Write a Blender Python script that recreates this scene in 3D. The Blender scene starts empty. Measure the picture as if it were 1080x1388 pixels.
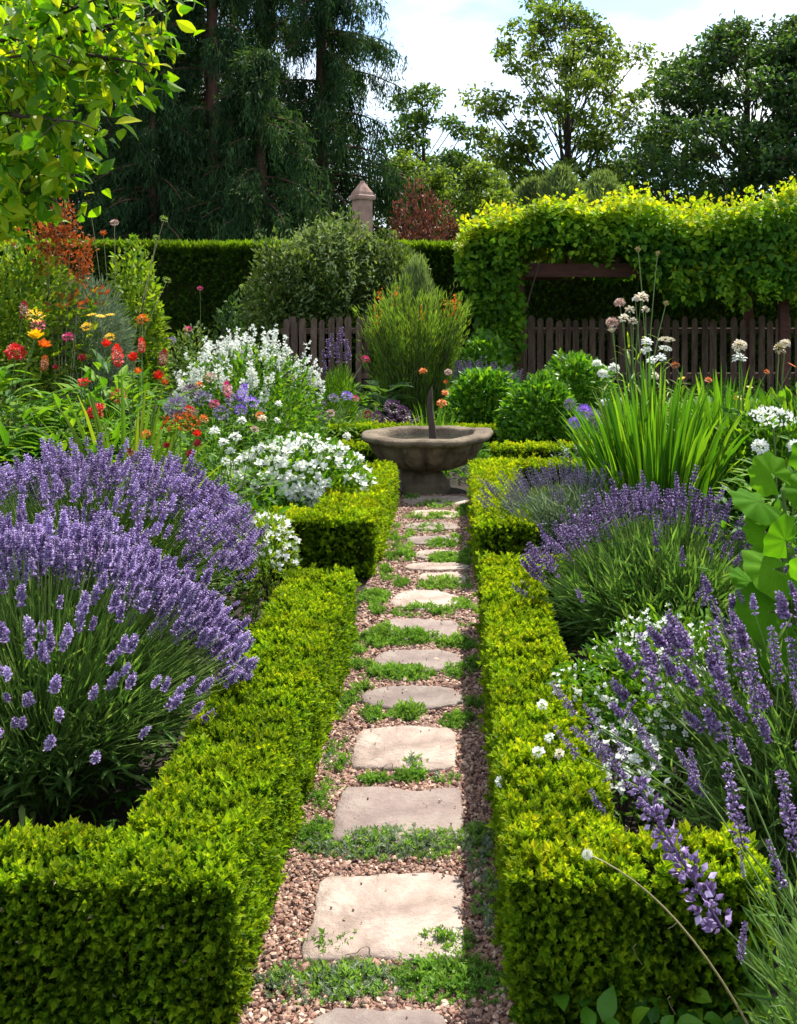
import bpy, math, random
import numpy as np
from mathutils import Vector

# ------------------------------------------------------------------ camera, sky, sun, exposure
scene = bpy.context.scene
COL = scene.collection
F_PX, CX_PX, HY_PX, EYE = 1400.0, 620.0, 416.0, 1.6

cam_d = bpy.data.cameras.new("camera")
cam_d.sensor_fit = 'VERTICAL'
cam_d.sensor_height = 36.0
cam_d.sensor_width = 36.0
cam_d.lens = F_PX / 1388.0 * 36.0
cam_d.shift_x = (540 - CX_PX) / 1388.0
cam_d.shift_y = -(694 - HY_PX) / 1388.0
cam_d.clip_start = 0.05
cam_d.clip_end = 3000
cam = bpy.data.objects.new("camera", cam_d)
cam.location = (0, 0, EYE)
cam.rotation_euler = (math.radians(90), 0, 0)
COL.objects.link(cam)
scene.camera = cam

SUN_ELEV = math.radians(59)
SUN_AZ = math.radians(30)       # clockwise from +Y (straight ahead) towards +X
sun_dir = Vector((math.sin(SUN_AZ) * math.cos(SUN_ELEV), math.cos(SUN_AZ) * math.cos(SUN_ELEV), math.sin(SUN_ELEV)))

world = bpy.data.worlds.new("World")
scene.world = world
world.use_nodes = True
wt = world.node_tree
for n in list(wt.nodes):
    wt.nodes.remove(n)
w_out = wt.nodes.new('ShaderNodeOutputWorld')
w_bg = wt.nodes.new('ShaderNodeBackground')
w_bg.inputs['Strength'].default_value = 0.12
w_sky = wt.nodes.new('ShaderNodeTexSky')
w_sky.sky_type = 'NISHITA'
w_sky.sun_disc = False
w_sky.sun_elevation = SUN_ELEV
w_sky.sun_rotation = SUN_AZ
w_sky.ozone_density = 2.5
w_sky.dust_density = 0.5
w_tc = wt.nodes.new('ShaderNodeTexCoord')
w_map = wt.nodes.new('ShaderNodeMapping')
w_map.inputs['Scale'].default_value = (1.6, 1.6, 4.2)
w_map.inputs['Location'].default_value = (0.35, 0.1, 0.2)
w_noise = wt.nodes.new('ShaderNodeTexNoise')
w_noise.inputs['Scale'].default_value = 1.9
w_noise.inputs['Detail'].default_value = 7
w_noise.inputs['Roughness'].default_value = 0.55
w_ramp = wt.nodes.new('ShaderNodeValToRGB')
w_ramp.color_ramp.elements[0].position = 0.40
w_ramp.color_ramp.elements[0].color = (0.0, 0.0, 0.0, 1)
w_ramp.color_ramp.elements[1].position = 0.62
w_ramp.color_ramp.elements[1].color = (1, 1, 1, 1)
w_mix = wt.nodes.new('ShaderNodeMixRGB')
w_mix.inputs['Color2'].default_value = (5.7, 5.85, 6.0, 1)
L = wt.links.new
L(w_tc.outputs['Generated'], w_map.inputs['Vector'])
L(w_map.outputs['Vector'], w_noise.inputs['Vector'])
L(w_noise.outputs['Fac'], w_ramp.inputs['Fac'])
L(w_ramp.outputs['Color'], w_mix.inputs['Fac'])
L(w_sky.outputs['Color'], w_mix.inputs['Color1'])
L(w_mix.outputs['Color'], w_bg.inputs['Color'])
L(w_bg.outputs['Background'], w_out.inputs['Surface'])

sun_d = bpy.data.lights.new("sun", 'SUN')
sun_d.energy = 4.3
sun_d.angle = math.radians(0.53)
sun_d.color = (1.0, 0.95, 0.86)
sun = bpy.data.objects.new("sun", sun_d)
sun.rotation_euler = sun_dir.to_track_quat('Z', 'Y').to_euler()
sun.location = (10, 20, 30)
COL.objects.link(sun)

scene.view_settings.view_transform = 'Standard'
scene.view_settings.look = 'None'
scene.view_settings.exposure = 1.22
scene.view_settings.gamma = 1.0
scene.render.engine = 'CYCLES'
scene.cycles.max_bounces = 8
scene.cycles.diffuse_bounces = 6
scene.cycles.glossy_bounces = 2
scene.cycles.transmission_bounces = 4
scene.cycles.use_denoising = True
scene.cycles.use_adaptive_sampling = True
scene.cycles.adaptive_threshold = 0.02
scene.cycles.sample_clamp_indirect = 6

# ------------------------------------------------------------------ helpers
rng = np.random.default_rng(7)
pyr = random.Random(7)


def P(px, py, Y):
    """world point seen at photo pixel px, py and standing Y metres away"""
    return np.array([(px - CX_PX) * Y / F_PX, Y, EYE + (HY_PX - py) * Y / F_PX])


def X(px, Y):
    return (px - CX_PX) * Y / F_PX


def Z(py, Y):
    return EYE + (HY_PX - py) * Y / F_PX


def U(a, b, n=None):
    return rng.uniform(a, b, n)


def nrm(v):
    return v / np.maximum(np.linalg.norm(v, axis=-1, keepdims=True), 1e-9)


class Geo:
    """collects arrays of vertices and faces, then links them as ONE mesh object"""

    def __init__(s):
        s.V, s.F, s.R, s.M, s.n = [], [], [], [], 0

    def add(s, V, F, R=None, mat=0):
        V = np.asarray(V, float).reshape(-1, 3)
        Fl = F if isinstance(F, list) else [F]
        for f in Fl:
            f = np.asarray(f, np.int64)
            if len(f):
                s.F.append(f + s.n)
                s.M.append(np.full(len(f), mat))
        s.V.append(V)
        s.R.append(np.full(len(V), 0.5) if R is None else np.asarray(R, float).reshape(-1))
        s.n += len(V)
        return s

    def build(s, name, mats, parent=None, smooth=False, link=True):
        me = bpy.data.meshes.new(name)
        V = np.concatenate(s.V).astype(np.float32)
        me.vertices.add(len(V))
        me.vertices.foreach_set('co', V.ravel())
        loops = np.concatenate([f.ravel() for f in s.F]).astype(np.int32)
        tot = np.concatenate([np.full(len(f), f.shape[1]) for f in s.F]).astype(np.int32)
        st = (np.cumsum(tot) - tot).astype(np.int32)
        me.loops.add(len(loops))
        me.loops.foreach_set('vertex_index', loops)
        me.polygons.add(len(tot))
        me.polygons.foreach_set('loop_start', st)
        me.polygons.foreach_set('loop_total', tot)
        mats = mats if isinstance(mats, (list, tuple)) else [mats]
        for m in mats:
            me.materials.append(m)
        if len(mats) > 1:
            me.polygons.foreach_set('material_index', np.concatenate(s.M).astype(np.int32))
        me.polygons.foreach_set('use_smooth', np.full(len(tot), bool(smooth)))
        a = me.attributes.new('rnd', 'FLOAT', 'POINT')
        a.data.foreach_set('value', np.concatenate(s.R).astype(np.float32))
        me.update(calc_edges=True)
        me.validate()
        o = bpy.data.objects.new(name, me)
        if link:
            COL.objects.link(o)
        if parent is not None:
            o.parent = parent
        return o


def tag(o, label=None, cat=None, group=None, kind=None):
    if label:
        o['label'] = label
    if cat:
        o['category'] = cat
    if group:
        o['group'] = group
    if kind:
        o['kind'] = kind
    return o


def thing(name, label, cat, loc=(0, 0, 0), group=None):
    o = bpy.data.objects.new(name, None)
    o.empty_display_size = 0.1
    o.location = loc
    COL.objects.link(o)
    return tag(o, label, cat, group)


def child_of(o, root):
    """parent keeping the world-space mesh data where it was built"""
    o.parent = root
    o.matrix_parent_inverse.identity()
    l = root.location
    o.location = (o.location[0] - l[0], o.location[1] - l[1], o.location[2] - l[2])
    return o


def part(g, name, mats, root, smooth=False, kind=None):
    o = g.build(name, mats, None, smooth)
    child_of(o, root)
    if kind:
        o['kind'] = kind
    return o


def frames(D, N):
    D = nrm(D)
    Xa = np.cross(D, N)
    bad = np.linalg.norm(Xa, axis=1) < 1e-4
    Xa[bad] = np.cross(D[bad], np.array([0.31, 0.82, 0.1]))
    Xa = nrm(Xa)
    Za = np.cross(Xa, D)
    return np.stack([Xa, D, Za], axis=1)


def scatter(g, T, pos, D, N, S, R=None, mat=0):
    """copies template T=(verts, faces, rnd) to every pos with local y along D and local z towards N"""
    V0, F0 = np.asarray(T[0], float), T[1]
    n, m = len(pos), len(V0)
    if n == 0:
        return
    M = frames(np.broadcast_to(D, (n, 3)).astype(float).copy(), np.broadcast_to(N, (n, 3)).astype(float).copy())
    S = np.asarray(S, float)
    if S.ndim == 0:
        S = np.full((n, 1), float(S))
    if S.ndim == 1:
        S = S[:, None]
    Vs = V0[None] * S[:, None, :] if S.shape[1] == 3 else V0[None] * S[:, None, :]
    W = np.einsum('nmk,nkj->nmj', Vs, M) + np.asarray(pos)[:, None, :]
    R = U(0, 1, n) if R is None else np.broadcast_to(R, (n,))
    if len(T) > 2 and T[2] is not None:
        RR = np.clip(T[2][None] + (R[:, None] - .5) * .5, 0, 1)
    else:
        RR = np.repeat(R[:, None], m, 1)
    Fl = []
    for f in (F0 if isinstance(F0, list) else [F0]):
        f = np.asarray(f)
        Fl.append((f[None] + (np.arange(n) * m)[:, None, None]).reshape(-1, f.shape[1]))
    g.add(W.reshape(-1, 3), Fl, RR.reshape(-1), mat)


def rand_dirs(n, up=0.0, spread=1.0):
    v = rng.normal(size=(n, 3)) * spread
    v[:, 2] += up
    return nrm(v)


def perp(D):
    return nrm(np.cross(D, rng.normal(size=D.shape)))


# leaf templates -------------------------------------------------
def leaf_diamond(w=.45, fold=.12):
    V = np.array([[0, 0, 0], [w / 2, .45, fold], [0, 1, -.05], [-w / 2, .45, fold]])
    return V, np.array([[0, 1, 2], [0, 2, 3]])


def leaf_shape(w=.5, n=4, fold=.1, curl=.25, peak=.45, wav=0.0):
    t = np.linspace(0, 1, n + 1)
    wd = w / 2 * np.maximum(np.sin(np.pi * np.power(t, math.log(.5) / math.log(peak))), 0.03)
    V = []
    for i, (a, b) in enumerate(zip(t, wd)):
        z = -curl * a * a
        k = wav * (1 if i % 2 else -1)
        V += [[-b, a, z + fold * b * 2 + k], [0, a, z], [b, a, z + fold * b * 2 - k]]
    F = []
    for i in range(n):
        o = 3 * i
        F += [[o, o + 1, o + 4, o + 3], [o + 1, o + 2, o + 5, o + 4]]
    return np.array(V), np.array(F)


def merge_t(ts):
    V, F3, F4, R, n = [], [], [], [], 0
    for t in ts:
        v = np.asarray(t[0], float)
        for f in (t[1] if isinstance(t[1], list) else [t[1]]):
            f = np.asarray(f)
            (F3 if f.shape[1] == 3 else F4).append(f + n)
        V.append(v)
        R.append(t[2] if len(t) > 2 and t[2] is not None else np.full(len(v), .5))
        n += len(v)
    F = []
    if F3:
        F.append(np.concatenate(F3))
    if F4:
        F.append(np.concatenate(F4))
    return np.concatenate(V), F, np.concatenate(R)


def geo_t(g):
    """a Geo as a template"""
    V = np.concatenate(g.V)
    by = {}
    for f in g.F:
        by.setdefault(f.shape[1], []).append(f)
    return V, [np.concatenate(v) for v in by.values()], np.concatenate(g.R)


def sprig(nl=6, w=.5, tall=1.0, lean=.7, leaf=None, size=.55):
    """short shoot with leaves all round, one unit tall, growing along local y"""
    g = Geo()
    T = leaf or leaf_diamond(w)
    k = np.arange(nl)
    a = k * 2.4 + U(0, 6)
    h = (k + .3) / nl * tall * .75
    D = np.stack([np.cos(a) * lean, np.full(nl, .8) + k / nl * .6, np.sin(a) * lean], 1)
    pos = np.stack([np.zeros(nl), h, np.zeros(nl)], 1)
    scatter(g, T, pos, D, np.array([0, 1., 0]), U(.8, 1.2, nl) * size, np.clip(.25 + .5 * k / nl + U(-.1, .1, nl), 0, 1))
    return geo_t(g)


def bez(P0, P1, P2, t):
    t = t[None, :, None]
    return (1 - t) ** 2 * P0[:, None] + 2 * t * (1 - t) * P1[:, None] + t * t * P2[:, None]


def strands(g, P0, P1, P2, r0, r1, seg=4, sides=3, R=None, mat=0):
    P0, P1, P2 = [np.atleast_2d(np.asarray(p, float)) for p in (P0, P1, P2)]
    n = max(len(P0), len(P1), len(P2))
    P0, P1, P2 = [np.broadcast_to(p, (n, 3)) for p in (P0, P1, P2)]
    t = np.linspace(0, 1, seg + 1)
    C = bez(P0, P1, P2, t)
    T = nrm(np.gradient(C, axis=1))
    ref = np.where(np.abs(T[..., 2:3]) > .9, np.array([1., 0, 0]), np.array([0, 0, 1.]))
    A = nrm(np.cross(T, ref))
    B = np.cross(T, A)
    r0 = np.broadcast_to(r0, (n,))
    r1 = np.broadcast_to(r1, (n,))
    rad = r0[:, None] * (1 - t) + r1[:, None] * t
    an = np.arange(sides) * 2 * np.pi / sides
    V = C[:, :, None] + rad[:, :, None, None] * (A[:, :, None] * np.cos(an)[None, None, :, None] + B[:, :, None] * np.sin(an)[None, None, :, None])
    F = []
    for i in range(seg):
        for j in range(sides):
            F.append([i * sides + j, i * sides + (j + 1) % sides, (i + 1) * sides + (j + 1) % sides, (i + 1) * sides + j])
    F = np.array(F)
    m = (seg + 1) * sides
    Fa = (F[None] + (np.arange(n) * m)[:, None, None]).reshape(-1, 4)
    R = U(0, 1, n) if R is None else np.broadcast_to(R, (n,))
    g.add(V.reshape(-1, 3), Fa, np.repeat(R, m), mat)
    return C, T


def blades(g, P0, P1, P2, w, seg=5, R=None, fold=.0, mat=0, peak=.35):
    """ribbon leaves along a bent path, three points across"""
    n = len(P0)
    t = np.linspace(0, 1, seg + 1)
    C = bez(P0, P1, P2, t)
    T = nrm(np.gradient(C, axis=1))
    side = nrm(np.cross(P2 - P0 + 1e-4, np.array([0, 0, 1.])) + rng.normal(size=(n, 3)) * .5)
    side = nrm(side[:, None] - T * np.sum(side[:, None] * T, -1, keepdims=True))
    nor = np.cross(T, side)
    prof = np.minimum(1, (t + .12) / peak) * np.power(np.maximum(1 - t, 0.0), .6) + .02
    hw = np.broadcast_to(w, (n,))[:, None] * prof[None] * .5
    V = np.stack([C - side * hw[..., None] + nor * hw[..., None] * fold, C, C + side * hw[..., None] + nor * hw[..., None] * fold], 2)
    F = []
    for i in range(seg):
        o = 3 * i
        F += [[o, o + 1, o + 4, o + 3], [o + 1, o + 2, o + 5, o + 4]]
    F = np.array(F)
    m = (seg + 1) * 3
    Fa = (F[None] + (np.arange(n) * m)[:, None, None]).reshape(-1, 4)
    R = U(0, 1, n) if R is None else R
    g.add(V.reshape(-1, 3), Fa, np.repeat(R, m), mat)
    return C, T


ICO_V = None


def ico():
    p = (1 + 5 ** .5) / 2
    V = np.array([[-1, p, 0], [1, p, 0], [-1, -p, 0], [1, -p, 0], [0, -1, p], [0, 1, p], [0, -1, -p], [0, 1, -p], [p, 0, -1], [p, 0, 1], [-p, 0, -1], [-p, 0, 1]])
    V = nrm(V)
    F = np.array([[0, 11, 5], [0, 5, 1], [0, 1, 7], [0, 7, 10], [0, 10, 11], [1, 5, 9], [5, 11, 4], [11, 10, 2], [10, 7, 6], [7, 1, 8], [3, 9, 4], [3, 4, 2], [3, 2, 6], [3, 6, 8], [3, 8, 9], [4, 9, 5], [2, 4, 11], [6, 2, 10], [8, 6, 7], [9, 8, 1]])
    return V, F


def octa(w=.5):
    V = np.array([[0, 0, 0], [w / 2, .5, 0], [0, .5, w / 2], [-w / 2, .5, 0], [0, .5, -w / 2], [0, 1, 0]])
    F = np.array([[0, 2, 1], [0, 3, 2], [0, 4, 3], [0, 1, 4], [5, 1, 2], [5, 2, 3], [5, 3, 4], [5, 4, 1]])
    return V, F


def box_geo(g, c, s, R=None, rot=0.0, mat=0, taper=1.0, jit=0.0):
    c, s = np.asarray(c, float), np.asarray(s, float) / 2
    V = np.array([[x, y, z] for z in (-1, 1) for y in (-1, 1) for x in (-1, 1)], float)
    V[4:, :2] *= taper
    V = V * s
    if jit:
        V += U(-jit, jit, V.shape)
    ca, sa = math.cos(rot), math.sin(rot)
    V = V @ np.array([[ca, sa, 0], [-sa, ca, 0], [0, 0, 1]]) + c
    F = np.array([[0, 2, 3, 1], [4, 5, 7, 6], [0, 1, 5, 4], [2, 6, 7, 3], [0, 4, 6, 2], [1, 3, 7, 5]])
    g.add(V, F, None if R is None else np.full(8, R), mat)


def lathe(g, prof, seg=48, c=(0, 0, 0), f=None, R=None):
    """prof: list of (r, z); f(r, z, a) may reshape"""
    prof = np.array(prof, float)
    a = np.arange(seg) * 2 * np.pi / seg
    V = []
    for r, z in prof:
        rr = np.full(seg, r)
        zz = np.full(seg, z)
        if f:
            rr, zz = f(rr, zz, a)
        V.append(np.stack([rr * np.cos(a), rr * np.sin(a), zz], 1))
    V = np.concatenate(V) + np.array(c)
    F = [[i * seg + j, i * seg + (j + 1) % seg, (i + 1) * seg + (j + 1) % seg, (i + 1) * seg + j] for i in range(len(prof) - 1) for j in range(seg)]
    g.add(V, np.array(F), R)


class Lumps:
    """cheap smooth noise from a few random sines"""

    def __init__(s, n=9, f=6.0, seed=0):
        r = np.random.default_rng(seed)
        s.k = r.normal(size=(n, 3)) * f
        s.p = r.uniform(0, 6.3, n)

    def __call__(s, p):
        return np.sin(np.asarray(p) @ s.k.T + s.p).mean(-1) * 1.6


# ------------------------------------------------------------------ materials
MATS = {}


def new_mat(name):
    m = bpy.data.materials.new(name)
    m.use_nodes = True
    nt = m.node_tree
    for n in list(nt.nodes):
        nt.nodes.remove(n)
    return m, nt, nt.nodes.new('ShaderNodeOutputMaterial')


def rnd_ramp(nt, cols):
    at = nt.nodes.new('ShaderNodeAttribute')
    at.attribute_name = 'rnd'
    rp = nt.nodes.new('ShaderNodeValToRGB')
    e = rp.color_ramp.elements
    n = len(cols)
    e[0].position, e[0].color = 0, (*cols[0], 1)
    e[1].position, e[1].color = 1, (*cols[-1], 1)
    for i in range(1, n - 1):
        x = e.new(i / (n - 1))
        x.color = (*cols[i], 1)
    nt.links.new(at.outputs['Fac'], rp.inputs['Fac'])
    return rp


def leaf_mat(name, cols, trans=.4, rough=.45, tcol=None, spec=.35, patch=0.25, pscale=3.0):
    """leaf or petal: per-leaf hue from the rnd attribute, patchy growth, light let through"""
    m, nt, out = new_mat(name)
    rp = rnd_ramp(nt, cols)
    tc = nt.nodes.new('ShaderNodeTexCoord')
    nz = nt.nodes.new('ShaderNodeTexNoise')
    nz.inputs['Scale'].default_value = pscale
    nz.inputs['Detail'].default_value = 3
    nt.links.new(tc.outputs['Object'], nz.inputs['Vector'])
    mr = nt.nodes.new('ShaderNodeMapRange')
    mr.inputs['From Min'].default_value = .3
    mr.inputs['From Max'].default_value = .7
    mr.inputs['To Min'].default_value = 1 - patch
    mr.inputs['To Max'].default_value = 1 + patch
    nt.links.new(nz.outputs['Fac'], mr.inputs['Value'])
    hs = nt.nodes.new('ShaderNodeHueSaturation')
    nt.links.new(rp.outputs['Color'], hs.inputs['Color'])
    nt.links.new(mr.outputs['Result'], hs.inputs['Value'])
    pb = nt.nodes.new('ShaderNodeBsdfPrincipled')
    pb.inputs['Roughness'].default_value = rough
    pb.inputs['Specular IOR Level'].default_value = spec
    nt.links.new(hs.outputs['Color'], pb.inputs['Base Color'])
    tr = nt.nodes.new('ShaderNodeBsdfTranslucent')
    mx = nt.nodes.new('ShaderNodeMixRGB')
    mx.blend_type = 'MULTIPLY'
    mx.inputs['Fac'].default_value = 1
    mx.inputs['Color2'].default_value = (*(tcol or (1.5, 1.45, .5)), 1)
    nt.links.new(hs.outputs['Color'], mx.inputs['Color1'])
    nt.links.new(mx.outputs['Color'], tr.inputs['Color'])
    ms = nt.nodes.new('ShaderNodeMixShader')
    ms.inputs['Fac'].default_value = trans
    nt.links.new(pb.outputs[0], ms.inputs[1])
    nt.links.new(tr.outputs[0], ms.inputs[2])
    nt.links.new(ms.outputs[0], out.inputs['Surface'])
    return m


def rough_mat(name, cols, scale=4.0, rough=.85, bump=.3, bscale=30.0, spec=.25, use_rnd=False, detail=6, stretch=(1, 1, 1), cracks=0.0, lichen=None):
    """stone, wood, soil: noise-mixed colours with bump"""
    m, nt, out = new_mat(name)
    tc = nt.nodes.new('ShaderNodeTexCoord')
    mp = nt.nodes.new('ShaderNodeMapping')
    mp.inputs['Scale'].default_value = stretch
    nt.links.new(tc.outputs['Object'], mp.inputs['Vector'])
    nz = nt.nodes.new('ShaderNodeTexNoise')
    nz.inputs['Scale'].default_value = scale
    nz.inputs['Detail'].default_value = detail
    nz.inputs['Roughness'].default_value = .65
    nt.links.new(mp.outputs['Vector'], nz.inputs['Vector'])
    rp = nt.nodes.new('ShaderNodeValToRGB')
    e = rp.color_ramp.elements
    e[0].position, e[0].color = .3, (*cols[0], 1)
    e[1].position, e[1].color = .72, (*cols[-1], 1)
    for i in range(1, len(cols) - 1):
        x = e.new(.3 + .42 * i / (len(cols) - 1))
        x.color = (*cols[i], 1)
    nt.links.new(nz.outputs['Fac'], rp.inputs['Fac'])
    col = rp.outputs['Color']
    if use_rnd:
        r2 = rnd_ramp(nt, [(.8, .8, .8), (1, 1, 1), (1.18, 1.16, 1.14)])
        mx = nt.nodes.new('ShaderNodeMixRGB')
        mx.blend_type = 'MULTIPLY'
        mx.inputs['Fac'].default_value = 1
        nt.links.new(col, mx.inputs['Color1'])
        nt.links.new(r2.outputs['Color'], mx.inputs['Color2'])
        col = mx.outputs['Color']
    if lichen:
        n3 = nt.nodes.new('ShaderNodeTexNoise')
        n3.inputs['Scale'].default_value = 7
        n3.inputs['Detail'].default_value = 8
        n3.inputs['Roughness'].default_value = .7
        nt.links.new(mp.outputs['Vector'], n3.inputs['Vector'])
        r3 = nt.nodes.new('ShaderNodeValToRGB')
        r3.color_ramp.elements[0].position, r3.color_ramp.elements[0].color = .54, (0, 0, 0, 1)
        r3.color_ramp.elements[1].position, r3.color_ramp.elements[1].color = .66, (.75, .75, .75, 1)
        nt.links.new(n3.outputs['Fac'], r3.inputs['Fac'])
        mx = nt.nodes.new('ShaderNodeMixRGB')
        mx.inputs['Color2'].default_value = (*lichen, 1)
        nt.links.new(r3.outputs['Color'], mx.inputs['Fac'])
        nt.links.new(col, mx.inputs['Color1'])
        col = mx.outputs['Color']
    nb = nt.nodes.new('ShaderNodeTexNoise')
    nb.inputs['Scale'].default_value = bscale
    nb.inputs['Detail'].default_value = 8
    nb.inputs['Roughness'].default_value = .65
    nt.links.new(mp.outputs['Vector'], nb.inputs['Vector'])
    h = nb.outputs['Fac']
    if cracks:
        nc = nt.nodes.new('ShaderNodeTexNoise')
        nc.inputs['Scale'].default_value = 4.2
        nc.inputs['Detail'].default_value = 3
        nt.links.new(mp.outputs['Vector'], nc.inputs['Vector'])
        s1 = nt.nodes.new('ShaderNodeMath'); s1.operation = 'SUBTRACT'; s1.inputs[1].default_value = .5
        s2 = nt.nodes.new('ShaderNodeMath'); s2.operation = 'ABSOLUTE'
        s3 = nt.nodes.new('ShaderNodeMapRange')
        s3.inputs['From Max'].default_value = .0035
        s3.inputs['To Min'].default_value = 1 - cracks
        nm = nt.nodes.new('ShaderNodeTexNoise'); nm.inputs['Scale'].default_value = 5.5
        nt.links.new(mp.outputs['Vector'], nm.inputs['Vector'])
        gt = nt.nodes.new('ShaderNodeMapRange')
        gt.inputs['From Min'].default_value = .40
        gt.inputs['From Max'].default_value = .47
        mxx = nt.nodes.new('ShaderNodeMath'); mxx.operation = 'MAXIMUM'
        nt.links.new(nc.outputs['Fac'], s1.inputs[0])
        nt.links.new(s1.outputs[0], s2.inputs[0])
        nt.links.new(s2.outputs[0], s3.inputs['Value'])
        nt.links.new(nm.outputs['Fac'], gt.inputs['Value'])
        nt.links.new(s3.outputs['Result'], mxx.inputs[0])
        nt.links.new(gt.outputs['Result'], mxx.inputs[1])
        mx = nt.nodes.new('ShaderNodeMixRGB'); mx.blend_type = 'MULTIPLY'; mx.inputs['Fac'].default_value = 1
        nt.links.new(col, mx.inputs['Color1'])
        nt.links.new(mxx.outputs[0], mx.inputs['Color2'])
        col = mx.outputs['Color']
        ad = nt.nodes.new('ShaderNodeMath'); ad.operation = 'ADD'
        nt.links.new(nb.outputs['Fac'], ad.inputs[0])
        nt.links.new(mxx.outputs[0], ad.inputs[1])
        h = ad.outputs[0]
    bp = nt.nodes.new('ShaderNodeBump')
    bp.inputs['Strength'].default_value = bump
    bp.inputs['Distance'].default_value = .02
    nt.links.new(h, bp.inputs['Height'])
    pb = nt.nodes.new('ShaderNodeBsdfPrincipled')
    pb.inputs['Roughness'].default_value = rough
    pb.inputs['Specular IOR Level'].default_value = spec
    nt.links.new(col, pb.inputs['Base Color'])
    nt.links.new(bp.outputs['Normal'], pb.inputs['Normal'])
    nt.links.new(pb.outputs[0], out.inputs['Surface'])
    return m


M = MATS
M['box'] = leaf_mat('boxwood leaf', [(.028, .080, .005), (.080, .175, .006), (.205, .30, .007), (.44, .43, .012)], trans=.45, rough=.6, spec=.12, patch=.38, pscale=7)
M['boxcore'] = rough_mat('boxwood twig core', [(.010, .018, .004), (.035, .045, .010)], scale=60, bump=1.0, bscale=90, rough=1.0, spec=0.0)
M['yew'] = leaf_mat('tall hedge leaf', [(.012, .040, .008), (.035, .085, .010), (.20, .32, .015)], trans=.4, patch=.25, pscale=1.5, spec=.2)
M['dark'] = leaf_mat('dark conifer spray', [(.015, .042, .017), (.034, .078, .027), (.080, .135, .045)], trans=.3, rough=.7, spec=.12, patch=.35, pscale=.6)
M['tree'] = leaf_mat('mid green tree leaf', [(.025, .065, .014), (.055, .12, .018), (.11, .18, .025)], trans=.4, spec=.2, patch=.3, pscale=.5)
M['tree_light'] = leaf_mat('light green tree leaf', [(.05, .095, .020), (.10, .17, .025), (.19, .25, .04)], trans=.48, spec=.2, patch=.25, pscale=.4)
M['tree_blue'] = leaf_mat('blue green tree leaf', [(.022, .055, .020), (.045, .10, .028), (.09, .16, .04)], trans=.4, spec=.2, patch=.3, pscale=.4)
M['grey_conifer'] = leaf_mat('grey green conifer', [(.09, .15, .055), (.20, .27, .11)], trans=.35, rough=.7, patch=.2)
M['copper'] = leaf_mat('copper leaf', [(.06, .026, .020), (.13, .058, .042), (.18, .095, .06)], trans=.3, spec=.15, tcol=(1.5, .8, .6))
M['feather'] = leaf_mat('feathery shrub leaf', [(.05, .12, .014), (.10, .20, .022), (.21, .31, .05)], trans=.42, spec=.15, patch=.25)
M['lime'] = leaf_mat('lime leaf', [(.04, .13, .005), (.10, .24, .007), (.22, .36, .010), (.42, .44, .02)], trans=.55, rough=.45, spec=.25, patch=.2, tcol=(1.5, 1.5, .35))
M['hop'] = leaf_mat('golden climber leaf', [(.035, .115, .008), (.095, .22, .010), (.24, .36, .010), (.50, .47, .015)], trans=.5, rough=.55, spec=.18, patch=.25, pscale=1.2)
M['shrub'] = leaf_mat('olive shrub leaf', [(.035, .075, .014), (.085, .14, .030), (.18, .23, .08)], trans=.38, spec=.2, patch=.3, pscale=1.5)
M['shrub_light'] = leaf_mat('fresh shrub leaf', [(.06, .14, .012), (.13, .22, .018), (.25, .32, .025)], trans=.45, spec=.2, patch=.25, pscale=2)
M['euon'] = leaf_mat('glossy round shrub leaf', [(.03, .11, .010), (.075, .21, .012), (.17, .32, .018)], trans=.4, rough=.42, spec=.3, patch=.2)
M['fresh'] = leaf_mat('fresh green leaf', [(.035, .115, .010), (.075, .19, .012), (.18, .30, .020)], trans=.45, rough=.55, spec=.18, patch=.25, pscale=4)
M['bright_blade'] = leaf_mat('strap leaf', [(.03, .115, .008), (.075, .20, .012), (.19, .33, .02)], trans=.5, rough=.45, spec=.25, patch=.15)
M['grass'] = leaf_mat('fine grass', [(.05, .11, .010), (.12, .19, .015), (.22, .24, .03)], trans=.45, patch=.2)
M['thyme'] = leaf_mat('creeping thyme leaf', [(.055, .15, .025), (.11, .24, .035), (.23, .36, .09)], trans=.4, spec=.15, rough=.6, patch=.3, pscale=9)
M['bigleaf'] = leaf_mat('large soft leaf', [(.04, .14, .006), (.075, .21, .008), (.14, .30, .012)], trans=.5, rough=.7, spec=.06, patch=.12, pscale=9)
M['silver'] = leaf_mat('silver green leaf', [(.10, .15, .09), (.17, .23, .14), (.26, .31, .20)], trans=.25, rough=.6, tcol=(1.2, 1.25, .9))
M['lav_leaf'] = leaf_mat('lavender leaf', [(.050, .115, .024), (.10, .195, .040), (.20, .285, .075)], trans=.38, spec=.15, rough=.6, patch=.2, tcol=(1.3, 1.4, .6))
M['lav_stem'] = leaf_mat('lavender stem', [(.08, .16, .03), (.15, .25, .05), (.24, .33, .09)], trans=.2, patch=.15)
M['lav'] = leaf_mat('lavender bud', [(.13, .085, .18), (.30, .21, .42), (.50, .40, .64), (.74, .66, .86)], trans=.35, rough=.6, tcol=(1.2, 1.0, 1.3), patch=.2, spec=.2)
M['lav_grey'] = leaf_mat('greyish lavender bud', [(.11, .09, .14), (.21, .18, .27), (.34, .30, .42)], trans=.25, rough=.7, tcol=(1.1, 1.0, 1.2), spec=.15)
M['lav_dark'] = leaf_mat('deep lavender bud', [(.085, .05, .115), (.20, .13, .28), (.34, .25, .45), (.64, .53, .75)], trans=.3, rough=.6, tcol=(1.2, 1.0, 1.3), patch=.2, spec=.2)
M['white'] = leaf_mat('white petal', [(.62, .66, .58), (.80, .81, .77), (.86, .86, .84)], trans=.35, rough=.6, tcol=(1, 1, .95), patch=.05)
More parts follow.
